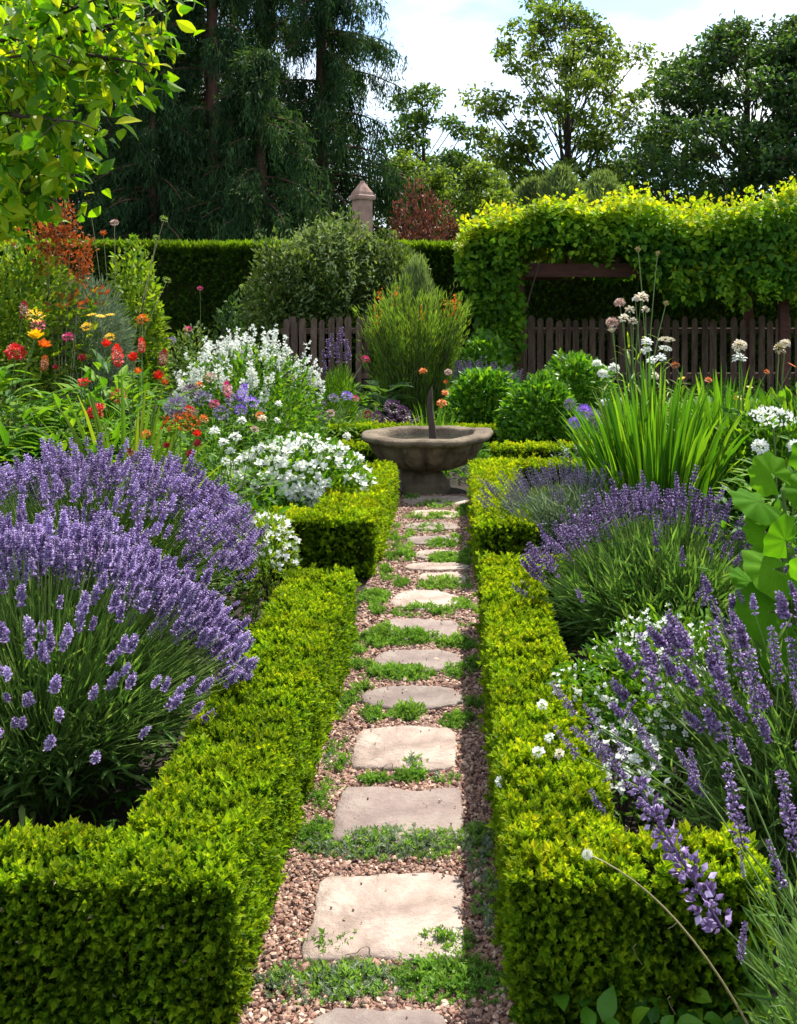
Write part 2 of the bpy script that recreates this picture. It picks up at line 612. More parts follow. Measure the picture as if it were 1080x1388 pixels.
M['cream'] = leaf_mat('cream petal', [(.52, .45, .33), (.70, .64, .50), (.78, .74, .64)], trans=.35, rough=.6, tcol=(1, .95, .8), patch=.08)
M['pinkish'] = leaf_mat('dusty pink petal', [(.42, .28, .23), (.62, .47, .39)], trans=.3, rough=.6, tcol=(1, .8, .8))
M['red'] = leaf_mat('red petal', [(.38, .012, .012), (.62, .02, .015), (.75, .06, .02)], trans=.35, rough=.45, tcol=(1.2, .7, .6), patch=.1)
M['darkred'] = leaf_mat('dark red petal', [(.14, .012, .02), (.28, .02, .03)], trans=.3, tcol=(1.2, .6, .6))
M['magenta'] = leaf_mat('magenta petal', [(.40, .02, .12), (.55, .05, .20)], trans=.35, tcol=(1.2, .7, .9))
M['yellow'] = leaf_mat('yellow petal', [(.72, .44, .01), (.85, .60, .015)], trans=.35, tcol=(1.1, 1.0, .5), patch=.08)
M['orange'] = leaf_mat('orange petal', [(.60, .14, .015), (.72, .26, .03)], trans=.35, tcol=(1.2, .8, .5), patch=.1)
M['rust'] = leaf_mat('rusty leaf', [(.16, .06, .02), (.30, .095, .025), (.50, .19, .04)], trans=.4, spec=.15, tcol=(1.4, .8, .5), patch=.2)
M['purple_leaf'] = leaf_mat('purple leaf', [(.05, .02, .05), (.13, .06, .13)], trans=.25, tcol=(1.2, .7, 1))
M['violet'] = leaf_mat('violet petal', [(.14, .07, .33), (.28, .16, .55), (.42, .28, .68)], trans=.35, tcol=(1.1, .9, 1.3))
M['stemg'] = leaf_mat('green stem', [(.07, .14, .02), (.14, .22, .04)], trans=.15)
M['straw'] = leaf_mat('dry stem', [(.22, .19, .08), (.36, .31, .16)], trans=.15, tcol=(1, .9, .6))
M['bark'] = rough_mat('bark', [(.035, .024, .017), (.085, .060, .045)], scale=6, bump=.8, bscale=18, stretch=(1, 1, .3))
M['bark_red'] = rough_mat('reddish bark', [(.06, .028, .02), (.13, .065, .045)], scale=6, bump=.8, bscale=18, stretch=(1, 1, .25))
M['fence'] = rough_mat('weathered fence wood', [(.055, .033, .024), (.11, .070, .052), (.165, .115, .09)], scale=7, bump=.5, bscale=30, stretch=(4, 4, .6), use_rnd=True)
M['beam'] = rough_mat('red brown beam wood', [(.06, .022, .018), (.12, .05, .04)], scale=6, bump=.4, bscale=26, stretch=(.5, 3, 3))
M['fountain'] = rough_mat('weathered fountain stone', [(.06, .042, .026), (.15, .112, .075), (.28, .22, .155)], scale=7, bump=.9, bscale=28, lichen=(.10, .10, .05))
M['spout'] = rough_mat('dark spout stone', [(.035, .025, .02), (.10, .07, .055)], scale=5, bump=.5, bscale=25, stretch=(3, 3, .7))
M['slab'] = rough_mat('buff stepping stone', [(.20, .145, .115), (.35, .27, .225), (.46, .375, .315)], scale=7, bump=.8, bscale=26, use_rnd=True, cracks=.5, lichen=(.40, .36, .29))
M['slab_grey'] = rough_mat('greyish stepping stone', [(.155, .118, .105), (.22, .17, .15), (.29, .235, .205)], scale=7, bump=.75, bscale=28, use_rnd=True, lichen=(.26, .22, .18))
M['pillar'] = rough_mat('pink sandstone', [(.22, .125, .10), (.34, .21, .17), (.42, .29, .23)], scale=3, bump=.4, bscale=14, lichen=(.20, .18, .12))
M['soil'] = rough_mat('garden soil', [(.018, .013, .009), (.045, .032, .022)], scale=14, bump=1.0, bscale=60)
M['gravelbase'] = rough_mat('gravel bed', [(.10, .065, .05), (.24, .16, .13)], scale=60, bump=1.0, bscale=120)
M['lawn'] = rough_mat('rough lawn', [(.020, .045, .010), (.045, .085, .016)], scale=3, bump=.8, bscale=60)


def gravel_mat():
    m, nt, out = new_mat('pink gravel stone')
    rp = rnd_ramp(nt, [(.045, .020, .014), (.14, .058, .038), (.27, .135, .085), (.17, .105, .08), (.35, .20, .135), (.50, .37, .28)])
    pb = nt.nodes.new('ShaderNodeBsdfPrincipled')
    pb.inputs['Roughness'].default_value = .7
    nt.links.new(rp.outputs['Color'], pb.inputs['Base Color'])
    nt.links.new(pb.outputs[0], out.inputs['Surface'])
    return m


M['gravel'] = gravel_mat()


def water_mat():
    m, nt, out = new_mat('still dark water')
    pb = nt.nodes.new('ShaderNodeBsdfPrincipled')
    pb.inputs['Base Color'].default_value = (.02, .022, .015, 1)
    pb.inputs['Roughness'].default_value = .06
    nt.links.new(pb.outputs[0], out.inputs['Surface'])
    return m


M['water'] = water_mat()

# ------------------------------------------------------------------ ground, path, beds
PX0, PX1 = -.505, .13


def sheet(name, x0, x1, y0, y1, z, mat, nx=1, ny=1, amp=0.0):
    g = Geo()
    xs, ys = np.linspace(x0, x1, nx + 1), np.linspace(y0, y1, ny + 1)
    xx, yy = np.meshgrid(xs, ys)
    V = np.stack([xx.ravel(), yy.ravel(), np.full(xx.size, float(z))], 1)
    if amp:
        V[:, 2] += Lumps(f=5, seed=3)(V) * amp
    F = [[j * (nx + 1) + i, j * (nx + 1) + i + 1, (j + 1) * (nx + 1) + i + 1, (j + 1) * (nx + 1) + i] for j in range(ny) for i in range(nx)]
    o = g.add(V, np.array(F)).build(name, mat)
    o['kind'] = 'structure'
    return o


sheet('ground', -600, 600, -200, 1500, -.02, M['lawn'])
sheet('soil', -6.5, 6.5, .3, 19.5, -.008, M['soil'], 60, 80, .006)
sheet('path', PX0 - .02, PX1 + .02, .4, 8.78, .004, M['gravelbase'], 6, 60, .003)

ICO = ico()
gr = Geo()
ROCKS = [(ICO[0] * (1 + rng.normal(size=(12, 1)) * .16) + rng.normal(size=(12, 3)) * .10, ICO[1]) for _ in range(6)]


def gravel_area(x0, x1, y0, y1, dens, s0=.006, s1=.0125):
    n = int((x1 - x0) * (y1 - y0) * dens)
    p = np.stack([U(x0, x1, n), U(y0, y1, n), U(.004, .012, n)], 1)
    d = rand_dirs(n)
    s = U(s0, s1, n)[:, None] * np.stack([U(.8, 1.3, n), U(.8, 1.5, n), U(.5, .9, n)], 1)
    d = nrm(d * np.array([1, 1, .25]))
    for k in range(6):
        scatter(gr, ROCKS[k], p[k::6], d[k::6], np.array([0, 0, 1.]) + rng.normal(size=(len(p[k::6]), 3)) * .4, s[k::6])


gravel_area(PX0 - .01, PX1 + .01, 1.9, 3.4, 20000, .0028, .0085)
gravel_area(PX0 - .01, PX1 + .01, 3.4, 5, 14000, .004, .0095)
gravel_area(PX0 - .01, PX1 + .01, 1.9, 5, 500, .009, .014)
gravel_area(PX0 - .01, PX1 + .01, 5, 8.75, 6000, .006, .012)
tag(gr.build('gravel', M['gravel'], None, False), 'pink and grey gravel filling the path between the two low hedges', None, None, 'stuff')

# stepping stones: photo outline in pixels (x0, x1, top y, bottom y), look, label
SLABS = [
    (405, 612, 1366, 1470, 'slab_grey', 6, 'greyish stone slab cut off at the lower edge, nearest stone of the path'),
    (415, 637, 1185, 1297, 'slab', 12, 'largest buff stone slab with thin cracks, second stone from the near end'),
    (450, 630, 1067, 1140, 'slab_grey', 12, 'smooth grey slab bordered in front by a full band of silvery thyme'),
    (476, 622, 985, 1041, 'slab', 8, 'pale buff slab with square corners behind the smooth grey slab'),
    (487, 630, 928, 961, 'slab_grey', 2.0, 'greyish boat shaped slab, fifth stone from the near end'),
    (506, 624, 879, 909, 'slab_grey', 2.6, 'rounded grey slab, sixth stone from the near end of the path'),
    (513, 622, 838, 866, 'slab_grey', 3.4, 'brownish grey oblong slab, seventh stone from the near end'),
    (528, 624, 800, 825, 'slab', 2.2, 'bright cream slab with pointed end, eighth stone from the near end'),
    (566, 637, 775, 790, 'slab', 2.3, 'small pale slab touching the foot of the right hedge, ninth stone'),
    (548, 636, 762, 772, 'slab', 2.5, 'long thin pale slab curving to the hedge, tenth stone from the near end'),
    (562, 624, 745, 757, 'slab', 3, 'short pale slab with green tufts before and behind it, eleventh stone'),
    (550, 622, 726, 737, 'slab_grey', 3, 'twelfth stone from the near end, worn and half sunk in rubble'),
    (548, 620, 708, 718, 'slab_grey', 3, 'third stone counted from the fountain, worn and brownish'),
    (555, 622, 691, 701, 'slab', 3, 'light slab, second stone counted from the fountain'),
    (546, 636, 672, 683, 'slab', 4, 'wide light slab lying right at the foot of the fountain'),
]


def slab(x0, x1, y0, y1, mat, pw, label, seed):
    r = np.random.default_rng(seed)
    T = .022
    Ya, Yb = 1400 * (EYE - T) / (y0 - HY_PX), 1400 * (EYE - T) / (y1 - HY_PX)
    Ym = (Ya + Yb) / 2
    cx, hx = X((x0 + x1) / 2, Ym), (x1 - x0) / 2 * Yb / F_PX
    hy = (Ya - Yb) / 2
    n = 56
    a = np.arange(n) * 2 * np.pi / n
    ca, sa = np.cos(a), np.sin(a)
    rr = 1 / (np.abs(ca) ** pw + np.abs(sa) ** pw) ** (1 / pw)
    ph = r.uniform(0, 6.3, 5)
    amp = sum(np.sin(a * k + ph[k - 2]) * (.022 / (k ** .4)) for k in range(2, 7))
    amp = amp + r.normal(size=n) * .012
    ox, oy = ca * rr * (1 + amp) * hx, sa * rr * (1 + amp * 1.6) * hy
    g = Geo()
    rings = [(1.0, -.015), (1.0, T - .006), (.975, T), (.8, T), (.6, T), (.4, T), (.2, T), (.02, T)]
    V = []
    lum = Lumps(f=14, seed=seed)
    for k, (s, z) in enumerate(rings):
        v = np.stack([ox * s, oy * s, np.full(n, float(z))], 1)
        if k > 0:
            v[:, 2] += lum(v + seed) * .0025 + (r.normal(size=n) * .0012 if k < 3 else 0)
        V.append(v)
    V = np.concatenate(V)
    F = [[k * n + j, k * n + (j + 1) % n, (k + 1) * n + (j + 1) % n, (k + 1) * n + j] for k in range(len(rings) - 1) for j in range(n)]
    g.add(V, [np.array(F), (np.arange(n) + (len(rings) - 1) * n)[None]], np.full(len(V), r.uniform(.2, .85)))
    o = g.build('stepping_stone', M[mat], None, True)
    o.location = (cx, Ym, 0)
    tag(o, label, 'stepping stone', 'stepping stones of the garden path')


for i, s in enumerate(SLABS):
    slab(*s, seed=20 + i)
gs = Geo()
for (x0, x1, y0, y1, *_r) in SLABS[:9]:
    Ya, Yb = 2240 / (y0 - HY_PX), 2240 / (y1 - HY_PX)
    n = 22
    yy = U(Yb, Ya, n)
    xx = (U(0, 1, n) ** .5 * np.sign(U(-1, 1, n)) * .5 + .5)
    pos = np.stack([((x0 + (x1 - x0) * xx) - CX_PX) * (Ya + Yb) / 2 / F_PX, yy, np.full(n, .026)], 1)
    scatter(gs, ICO, pos, rand_dirs(n), np.array([0, 0, 1.]), U(.001, .004, n), U(.45, 1, n))
tag(gs.build('grit', M['gravel'], None, True), 'loose grit and small stones lying on top of the slabs', None, None, 'stuff')

# creeping plants between the slabs
th = Geo()
SPR_T = [sprig(11, .42, .9, 1.1, size=.40) for _ in range(4)]
th_patch = [
    (400, 650, 1128, 1172, 1.0), (392, 470, 1120, 1160, .7), (620, 672, 1120, 1185, .6), (340, 560, 1310, 1368, .8), (520, 695, 1300, 1372, .75), (400, 480, 1268, 1300, .45),
    (560, 650, 1268, 1300, .8), (640, 690, 1180, 1290, .35), (535, 580, 1033, 1048, .9), (483, 530, 1055, 1068, .8), (533, 580, 1045, 1068, 1.0), (583, 622, 1052, 1068, .9), (525, 577, 960, 982, 1.0), (594, 645, 970, 994, 1.0),
    (490, 525, 963, 982, .6), (440, 480, 1010, 1050, .35), (435, 475, 940, 985, .2), (425, 470, 1060, 1110, .25), (495, 592, 908, 927, .9), (484, 500, 918, 935, .7), (600, 640, 905, 925, .3),
    (493, 600, 858, 880, .9), (590, 632, 868, 882, .7), (500, 545, 852, 868, .5), (528, 620, 825, 840, .8), (503, 522, 828, 838, .6), (487, 530, 803, 822, .9), (565, 628, 786, 804, 1.0), (612, 638, 815, 830, .8),
    (535, 552, 788, 800, .6), (520, 566, 750, 764, .8), (575, 642, 752, 770, 1.0), (540, 562, 738, 748, .7), (575, 625, 735, 746, .8), (608, 626, 728, 737, .7), (545, 560, 722, 734, .6), (545, 625, 698, 707, .8),
    (560, 620, 682, 692, .45), (618, 640, 688, 703, .9), (546, 570, 672, 682, .5), (550, 620, 712, 726, .25),
]
for _ in range(46):
    yy = U(2.4, 7.6)
    side = U(0, 1)
    xx = U(-.48, -.36) if side < .62 else U(.03, .12)
    a_, b_ = CX_PX + xx * F_PX / yy, HY_PX + 2240 / yy
    w_ = U(6, 22) * 3.2 / yy
    th_patch.append((a_ - w_, a_ + w_, b_ - w_ * .55, b_ + w_ * .55, U(.2, .7)))
for (x0, x1, y0, y1, d) in th_patch:
    Ya, Yb = 2240 / (y0 - HY_PX), 2240 / (y1 - HY_PX)
    Ym = (Ya + Yb) / 2
    cx, cy = X((x0 + x1) / 2, Ym), Ym
    hx, hy = (x1 - x0) / 2 * Ym / F_PX, (Ya - Yb) / 2
    n = int(hx * hy * 4 * d * 7800 / max(1, (Ym / 3.2)) ** 1.1) + 6
    u = rng.uniform(-1, 1, (n * 2, 2))
    rad = np.sqrt((u ** 2).sum(1)) + rng.normal(size=n * 2) * .12
    mk = Lumps(f=22, seed=5)(np.stack([cx + u[:, 0] * hx, cy + u[:, 1] * hy, u[:, 0] * 0], 1)) + U(-.35, .35, len(u))
    u = u[(rad < 1.0) & (mk > -.32)]
    m = len(u)
    hgt = (.014 + .016 * np.clip(1 - (u ** 2).sum(1), 0, 1)) * U(.6, 1.3, m)
    pos = np.stack([cx + u[:, 0] * hx, cy + u[:, 1] * hy, U(0, .012, m)], 1)
    D = rng.normal(size=(m, 3)) * np.array([.7, .7, .2]) + np.array([0, 0, .8])
    tone = U(0, 1) * .5
    for k in range(4):
        q = slice(k, m, 4)
        scatter(th, SPR_T[k], pos[q], D[q], np.array([0, 1, .1]), hgt[q] * 1.35 * (1 if Ym < 4 else 1.3), np.clip(tone + U(0, .6, len(pos[q])), 0, 1), mat=int(tone > .36 and Ym < 4 and k % 2))
tag(th.build('ground_cover', [M['thyme'], M['silver']]), 'creeping thyme and moss tufts growing in the gravel between the stones', None, None, 'stuff')

# fallen leaf litter and twigs on the soil of the beds
lit = Geo()
n = 2600
pos = np.stack([U(-3.0, 3.0, n), U(1.9, 9, n), U(0, .015, n)], 1)
pos = pos[(pos[:, 0] < PX0 - .05) | (pos[:, 0] > PX1 + .05)]
scatter(lit, leaf_diamond(.5), pos, rand_dirs(len(pos)) * np.array([1, 1, .2]), np.array([0, 0, 1.]) + rng.normal(size=(len(pos), 3)) * .4, U(.015, .04, len(pos)))
n = 150
pos = np.stack([U(PX0, PX1, n), U(2.2, 7.5, n), U(.012, .03, n)], 1)
scatter(lit, leaf_diamond(.5), pos, rand_dirs(n) * np.array([1, 1, .15]), np.array([0, 0, 1.]) + rng.normal(size=(n, 3)) * .3, U(.006, .016, n))
tag(lit.build('leaf_litter', M['straw']), 'dry leaf litter lying on the dark soil under the plants', None, None, 'stuff')


# ------------------------------------------------------------------ clipped box hedges
def box_hedge(label, boxes, dens=5200, size=.034, seed=0, scallop=0.0, yel=0.0, group='low clipped box hedges edging the path'):
    """boxes: (x0, x1, y0, y1, h). Leaf shoots on top and every face, twiggy core inside."""
    bx = boxes[0]
    root = thing('box_hedge', label, 'hedge', ((bx[0] + bx[1]) / 2, (bx[2] + bx[3]) / 2, 0), group)
    lum = Lumps(f=16, seed=seed)
    lum2 = Lumps(f=45, seed=seed + 1)
    lum3 = Lumps(f=5, seed=seed + 2)
    tp = [sprig(10, .58, 1.05, .8, size=.42) for _ in range(5)]
    g, c = Geo(), Geo()

    def inside(p, m=.03):
        r = np.zeros(len(p), bool)
        for (x0, x1, y0, y1, h) in boxes:
            r |= (p[:, 0] > x0 + m) & (p[:, 0] < x1 - m) & (p[:, 1] > y0 + m) & (p[:, 1] < y1 - m) & (p[:, 2] < h - m)
        return r

    for bi, (x0, x1, y0, y1, h) in enumerate(boxes):
        ex = .0015 * bi
        box_geo(c, ((x0 + x1) / 2, (y0 + y1) / 2, (h - .045) / 2), (x1 - x0 - .07 - ex, y1 - y0 - .07 - ex, h - .045 - ex))
        faces = [('t', (x1 - x0) * (y1 - y0)), ('x0', h * (y1 - y0)), ('x1', h * (y1 - y0)), ('y0', h * (x1 - x0)), ('y1', h * (x1 - x0))]
        for f, area in faces:
            n = int(area * dens * (1.0 if f == 't' else .95))
            a, b, q = U(0, 1, n), U(0, 1, n), U(0, 1, n)
            depth = U(0, 1, n) ** 1.6 * .035
            if f == 't':
                p = np.stack([x0 + a * (x1 - x0), y0 + b * (y1 - y0), h - depth - .018], 1)
                N = np.array([0, 0, 1.])
                up = 1.0
            elif f in ('x0', 'x1'):
                s = -1 if f == 'x0' else 1
                p = np.stack([np.full(n, x0 if s < 0 else x1) - s * (depth + .014), y0 + a * (y1 - y0), b * (h - .012)], 1)
                N = np.array([s, 0, .6])
            else:
                s = -1 if f == 'y0' else 1
                p = np.stack([x0 + a * (x1 - x0), np.full(n, y0 if s < 0 else y1) - s * (depth + .014), b * (h - .012)], 1)
                N = np.array([0, s, .6])
            keep = ~inside(p, .05) & (lum2(p * .55 + 7) + U(-.15, .15, len(p)) > -.88)
            p, q = p[keep], q[keep]
            n = len(p)
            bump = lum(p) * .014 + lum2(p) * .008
            if scallop:
                bump += np.where(f == 't', 1, .3) * (np.abs(np.sin(p[:, 1] * 22 + np.sin(p[:, 0] * 9) * .9)) - .55) * scallop
            # rounded shoulders
            edge = np.minimum.reduce([p[:, 0] - x0, x1 - p[:, 0], p[:, 1] - y0, y1 - p[:, 1]])
            Nn = N / np.linalg.norm(N)
            p = p + Nn * bump[:, None]
            if f == 't':
                p[:, 2] -= np.clip(.022 - edge, 0, 1) * .5
            D = Nn[None] + rng.normal(size=(n, 3)) * (.38 if f == 't' else .5)
            # yellow young growth, sunlight painted in on top; shade painted in low down
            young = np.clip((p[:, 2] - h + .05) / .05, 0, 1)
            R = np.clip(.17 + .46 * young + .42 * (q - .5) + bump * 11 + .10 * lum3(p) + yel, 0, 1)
            S = size * U(.7, 1.25, n) * np.where(U(0, 1, n) < .05, 1.6, 1.0)
            for k in range(5):
                sl = slice(k, n, 5)
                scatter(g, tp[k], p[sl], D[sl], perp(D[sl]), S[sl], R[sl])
            dd_ = (U(0, 1, n) < .010) | ((lum3(p * 1.9 + 3) > .85) & (U(0, 1, n) < .10))
            scatter(g, leaf_diamond(.5, .1), p[dd_] + Nn * .012, rand_dirs(int(dd_.sum())), Nn[None] + rng.normal(size=(int(dd_.sum()), 3)) * .5, U(.012, .022, int(dd_.sum())), None, 1)
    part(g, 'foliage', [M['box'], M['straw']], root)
    part(c, 'core', M['boxcore'], root)
    # a few bare twigs showing on the face towards the camera
    if dens > 5000:
        bx0 = boxes[1]
        for _ in range(5):
            t = Geo()
            p0 = np.array([[U(bx0[0], bx0[1]), bx0[2] - .014, U(.08, bx0[4] - .06)]])
            strands(t, p0, p0 + U(-.02, .02, (1, 3)) * [1, .3, 1], p0 + np.array([[U(-.05, .05), U(-.012, 0), U(-.05, .05)]]), .0014, .0008, 3)
            part(t, 'twig', M['straw'], root)
    return root


H1 = .35
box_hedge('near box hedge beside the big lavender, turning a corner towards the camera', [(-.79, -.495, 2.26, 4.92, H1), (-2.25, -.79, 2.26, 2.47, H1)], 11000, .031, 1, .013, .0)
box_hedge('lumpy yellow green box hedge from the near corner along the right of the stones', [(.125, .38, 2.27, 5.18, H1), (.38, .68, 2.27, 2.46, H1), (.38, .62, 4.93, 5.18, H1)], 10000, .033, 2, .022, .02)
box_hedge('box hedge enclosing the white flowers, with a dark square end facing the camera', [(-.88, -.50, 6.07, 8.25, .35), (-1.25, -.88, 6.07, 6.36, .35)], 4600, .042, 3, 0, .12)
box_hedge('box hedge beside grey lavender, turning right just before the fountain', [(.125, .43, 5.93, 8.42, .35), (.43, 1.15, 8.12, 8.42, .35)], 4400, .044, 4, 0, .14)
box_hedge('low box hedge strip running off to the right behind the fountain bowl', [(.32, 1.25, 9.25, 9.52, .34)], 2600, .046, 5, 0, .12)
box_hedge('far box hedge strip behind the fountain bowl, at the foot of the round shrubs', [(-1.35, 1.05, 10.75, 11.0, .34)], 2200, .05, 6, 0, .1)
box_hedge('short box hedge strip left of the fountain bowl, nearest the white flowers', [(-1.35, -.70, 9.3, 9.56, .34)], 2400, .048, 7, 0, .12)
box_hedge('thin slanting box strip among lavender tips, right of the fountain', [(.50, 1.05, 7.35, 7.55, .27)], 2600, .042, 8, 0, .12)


# ------------------------------------------------------------------ lavender
def spike_template(wh=7, buds=6, L_=1.0, w=.16, gap=True):
    """flower spike one unit long along y, thick purple whorls"""
    g = Geo()
    B = octa(.62)
    for i in range(wh):
        t = i / wh
        if gap and i == 0:
            y = 0
        else:
            y = .14 + .80 * t
        r = w * (1 - .45 * t) * (0.8 if i == 0 else 1)
        nb = buds if i < wh - 1 else 3
        a = np.arange(nb) * 2 * np.pi / nb + i * .5 + U(-.2, .2, nb)
        D = np.stack([np.cos(a) * .8, np.full(nb, .75), np.sin(a) * .8], 1)
        pos = np.stack([np.cos(a) * r * .18, np.full(nb, y), np.sin(a) * r * .18], 1)
        scatter(g, B, pos, D, np.array([0, 1., 0]), U(.75, 1.1, nb) * r, U(0.0, .62, nb))
        m = max(2, nb // 2)
        a2 = U(0, 6.3, m)
        D2 = np.stack([np.cos(a2), U(.2, .7, m), np.sin(a2)], 1)
        pos2 = np.stack([np.cos(a2) * r * .6, y + U(.02, .07, m), np.sin(a2) * r * .6], 1)
        scatter(g, leaf_diamond(.8, .2), pos2, D2, rng.normal(size=(m, 3)), r * .62, U(.6, 1, m))
    scatter(g, octa(.05), np.array([[0, -.02, 0]]), np.array([[0, 1., 0]]), np.array([[0, 0, 1.]]), .95, np.array([.1]))
    return geo_t(g)


def spike_near(wh=9, buds=22, w=.088):
    g = Geo()
    B = octa(.55)
    ys = np.concatenate([[0], .16 + .80 * np.linspace(0, 1, wh - 1) ** .95])
    for i, y in enumerate(ys):
        r = w * (1 - .45 * i / wh) * (.85 if i == 0 else 1)
        d = rand_dirs(buds)
        d[:, 1] = d[:, 1] * .7 + .25
        pos = d * r * np.array([.55, .55, .55]) + np.array([0, y, 0])
        scatter(g, B, pos, d + np.array([0, .5, 0]), np.array([0, 1., 0]), U(.55, .85, buds) * r, U(.0, .7, buds))
        m = 5
        d = nrm(rand_dirs(m) + np.array([0, .3, 0]))
        scatter(g, leaf_shape(.8, 2, .1, .3), d * r * .8 + np.array([0, y, 0]), d, rng.normal(size=(m, 3)), r * .6, U(.6, 1, m))
    strands(g, np.array([[0, -.02, 0]]), np.array([[0, .5, 0]]), np.array([[0, .97, 0]]), .008, .005, 3, 4, np.array([.15]))
    return geo_t(g)


SPK_HI = [spike_template(8, 9, w=.20) for _ in range(4)]
SPK_MID = [spike_template(6, 5, w=.20) for _ in range(4)]
SPK_LO = [spike_template(5, 4, w=.13, gap=False) for _ in range(4)]


def template_mesh(T, name, mat):
    g = Geo()
    g.add(T[0], T[1], T[2])
    o = g.build(name, mat, None, False, link=False)
    return o


def frame_matrix(pos, D, roll, s):
    from mathutils import Matrix
    d = Vector(D).normalized()
    x = d.cross(Vector((math.cos(roll), math.sin(roll), .3)))
    if x.length < 1e-3:
        x = Vector((1, 0, 0))
    x.normalize()
    z = x.cross(d)
    m = Matrix(((x.x, d.x, z.x), (x.y, d.y, z.y), (x.z, d.z, z.z))).to_4x4()
    sc = Matrix.Diagonal((s[0], s[1], s[2], 1)) if not isinstance(s, (int, float)) else Matrix.Scale(s, 4)
    return Matrix.Translation(Vector(pos)) @ m @ sc


def heads_as_children(root, protos, pos, D, S, name, fat=1.0):
    """one object per flower head, sharing the prototype meshes"""
    l = Vector(root.location)
    for k in range(len(pos)):
        p = protos[k % len(protos)]
        o = p.copy()
        o.name = name
        COL.objects.link(o)
        o.parent = root
        o.matrix_local = frame_matrix(Vector(pos[k]) - l, D[k], k * 1.7, (float(S[k] * fat), float(S[k]), float(S[k] * fat)))


def lavender(label, cx, cy, R, H, n, slen=.06, stem_r=.0016, mat='lav', spk=None, nchild=60, lean=(0, 0), front_cut=.5, nleaf=5200, leaf_len=.075, fat=1.0, droop=.45, low_open=.3, leafmat='lav_leaf', seed=1, flower_side=None, group='lavender bushes in flower'):
    global rng
    keep_rng, rng = rng, np.random.default_rng(1000 + seed)
    root = thing('lavender_bush', label, 'lavender bush', (cx, cy, 0), group)
    spk = spk or SPK_MID
    lum = Lumps(f=4.5 / R, seed=seed)
    n_all = int(n * 1.5)
    az = U(0, 2 * np.pi, n_all)
    u = np.sqrt(U(0.0, 1, n_all))
    tuft = lum(np.stack([np.cos(az) * u * R, np.sin(az) * u * R, 0 * u], 1))
    ex = cx + R * u * np.cos(az) * (1 + .08 * tuft) + lean[0] * u
    ey = cy + R * u * np.sin(az) * (1 + .08 * tuft) + lean[1] * u
    ez = H * (1 - droop * u ** 2.3) * (1 + .09 * tuft) + rng.normal(size=n_all) * .042 * H / .7
    E = np.stack([ex, ey, ez], 1)
    B = np.stack([cx + .30 * R * u * np.cos(az + U(-.3, .3, n_all)), cy + .30 * R * u * np.sin(az), U(.02, .12, n_all)], 1)
    Cc = B + (E - B) * np.array([.42, .42, .68]) + rng.normal(size=B.shape) * .015
    Tn = nrm(E - Cc)
    g = Geo()
    strands(g, B, Cc, E, stem_r * 1.15, stem_r * .8, 4, 3)
    part(g, 'stem', M['lav_stem'], root)
    # leaves along the lower part of the stems
    f = Geo()
    idx = rng.integers(0, n_all, nleaf)
    t = U(.05, .74, nleaf)[:, None]
    Pp = (1 - t) ** 2 * B[idx] + 2 * t * (1 - t) * Cc[idx] + t * t * E[idx] + rng.normal(size=(nleaf, 3)) * .012
    Tg = nrm(2 * (1 - t) * (Cc[idx] - B[idx]) + 2 * t * (E[idx] - Cc[idx]))
    D = Tg * 1.3 + rng.normal(size=(nleaf, 3)) * .45
    S = U(.6, 1.25, nleaf) * leaf_len
    scatter(f, leaf_diamond(.10, .02), Pp, D, perp(nrm(D)), S)
    m = nleaf // 7
    scatter(f, leaf_shape(.16, 3, .2, .2), Pp[:m] * np.array([1, 1, .75]), D[:m] * np.array([1.2, 1.2, .4]), np.array([0, 0, 1.]), S[:m] * 1.2)
    part(f, 'foliage', M[leafmat], root)
    # which stems carry a spike
    front = (np.sin(az) < -.15)
    pk = np.where(front & (u > low_open), 1 - front_cut, 1.0)
    sel = np.nonzero(U(0, 1, n_all) < pk)[0][:n]
    E2, T2 = E[sel], Tn[sel]
    T2 = nrm(T2 + np.array([0, 0, .5]) + rng.normal(size=T2.shape) * .10)
    S2 = slen * U(.7, 1.25, len(sel))
    order = np.argsort(-(S2 / np.linalg.norm(E2 - np.array([0, 0, EYE]), axis=1)) + .0 * E2[:, 1])
    first, rest = order[:nchild], order[nchild:]
    if nchild:
        protos = [template_mesh(T, 'flower_spike', M[mat]) for T in spk]
        heads_as_children(root, protos, E2[first], T2[first], S2[first], 'flower_spike', fat)
        for p in protos:
            bpy.data.objects.remove(p)
    r = Geo()
    for k in range(len(spk)):
        q = rest[k::len(spk)]
        scatter(r, spk[k], E2[q], T2[q], perp(T2[q]), S2[q][:, None] * np.array([fat, 1, fat]))
    if len(rest):
        part(r, 'flower_spikes', M[mat], root, kind='stuff')
    rng = keep_rng
    return root


lavender('biggest lavender bush, dense violet flowers, behind the near corner of the hedge', -1.34, 3.36, .64, .78, 1350, .068, .0017, spk=SPK_HI, nchild=95, nleaf=15000, leaf_len=.085, front_cut=.86, low_open=.22, droop=.50, seed=1, fat=1.12)
lavender('wide violet lavender bush just behind the biggest one', -1.70, 4.70, .80, .87, 1400, .082, .0018, spk=SPK_MID, nchild=70, nleaf=13000, leaf_len=.10, front_cut=.62, low_open=.30, droop=.50, seed=2, fat=1.05)
lavender('small lavender bush with slim dull grey purple spikes by the far right hedge', .74, 6.25, .55, .54, 420, .11, .0016, 'lav_grey', SPK_LO, 50, nleaf=6500, leaf_len=.10, front_cut=.75, droop=.30, leafmat='silver', seed=3, fat=.8)
lavender('round lavender bush right of the path with a mound of clean green stems',  .90, 4.45, .60, .70, 400, .105, .0017, 'lav_dark', SPK_MID, 80, nleaf=12000, leaf_len=.11, front_cut=.9, low_open=.30, droop=.45, seed=4, fat=.72)
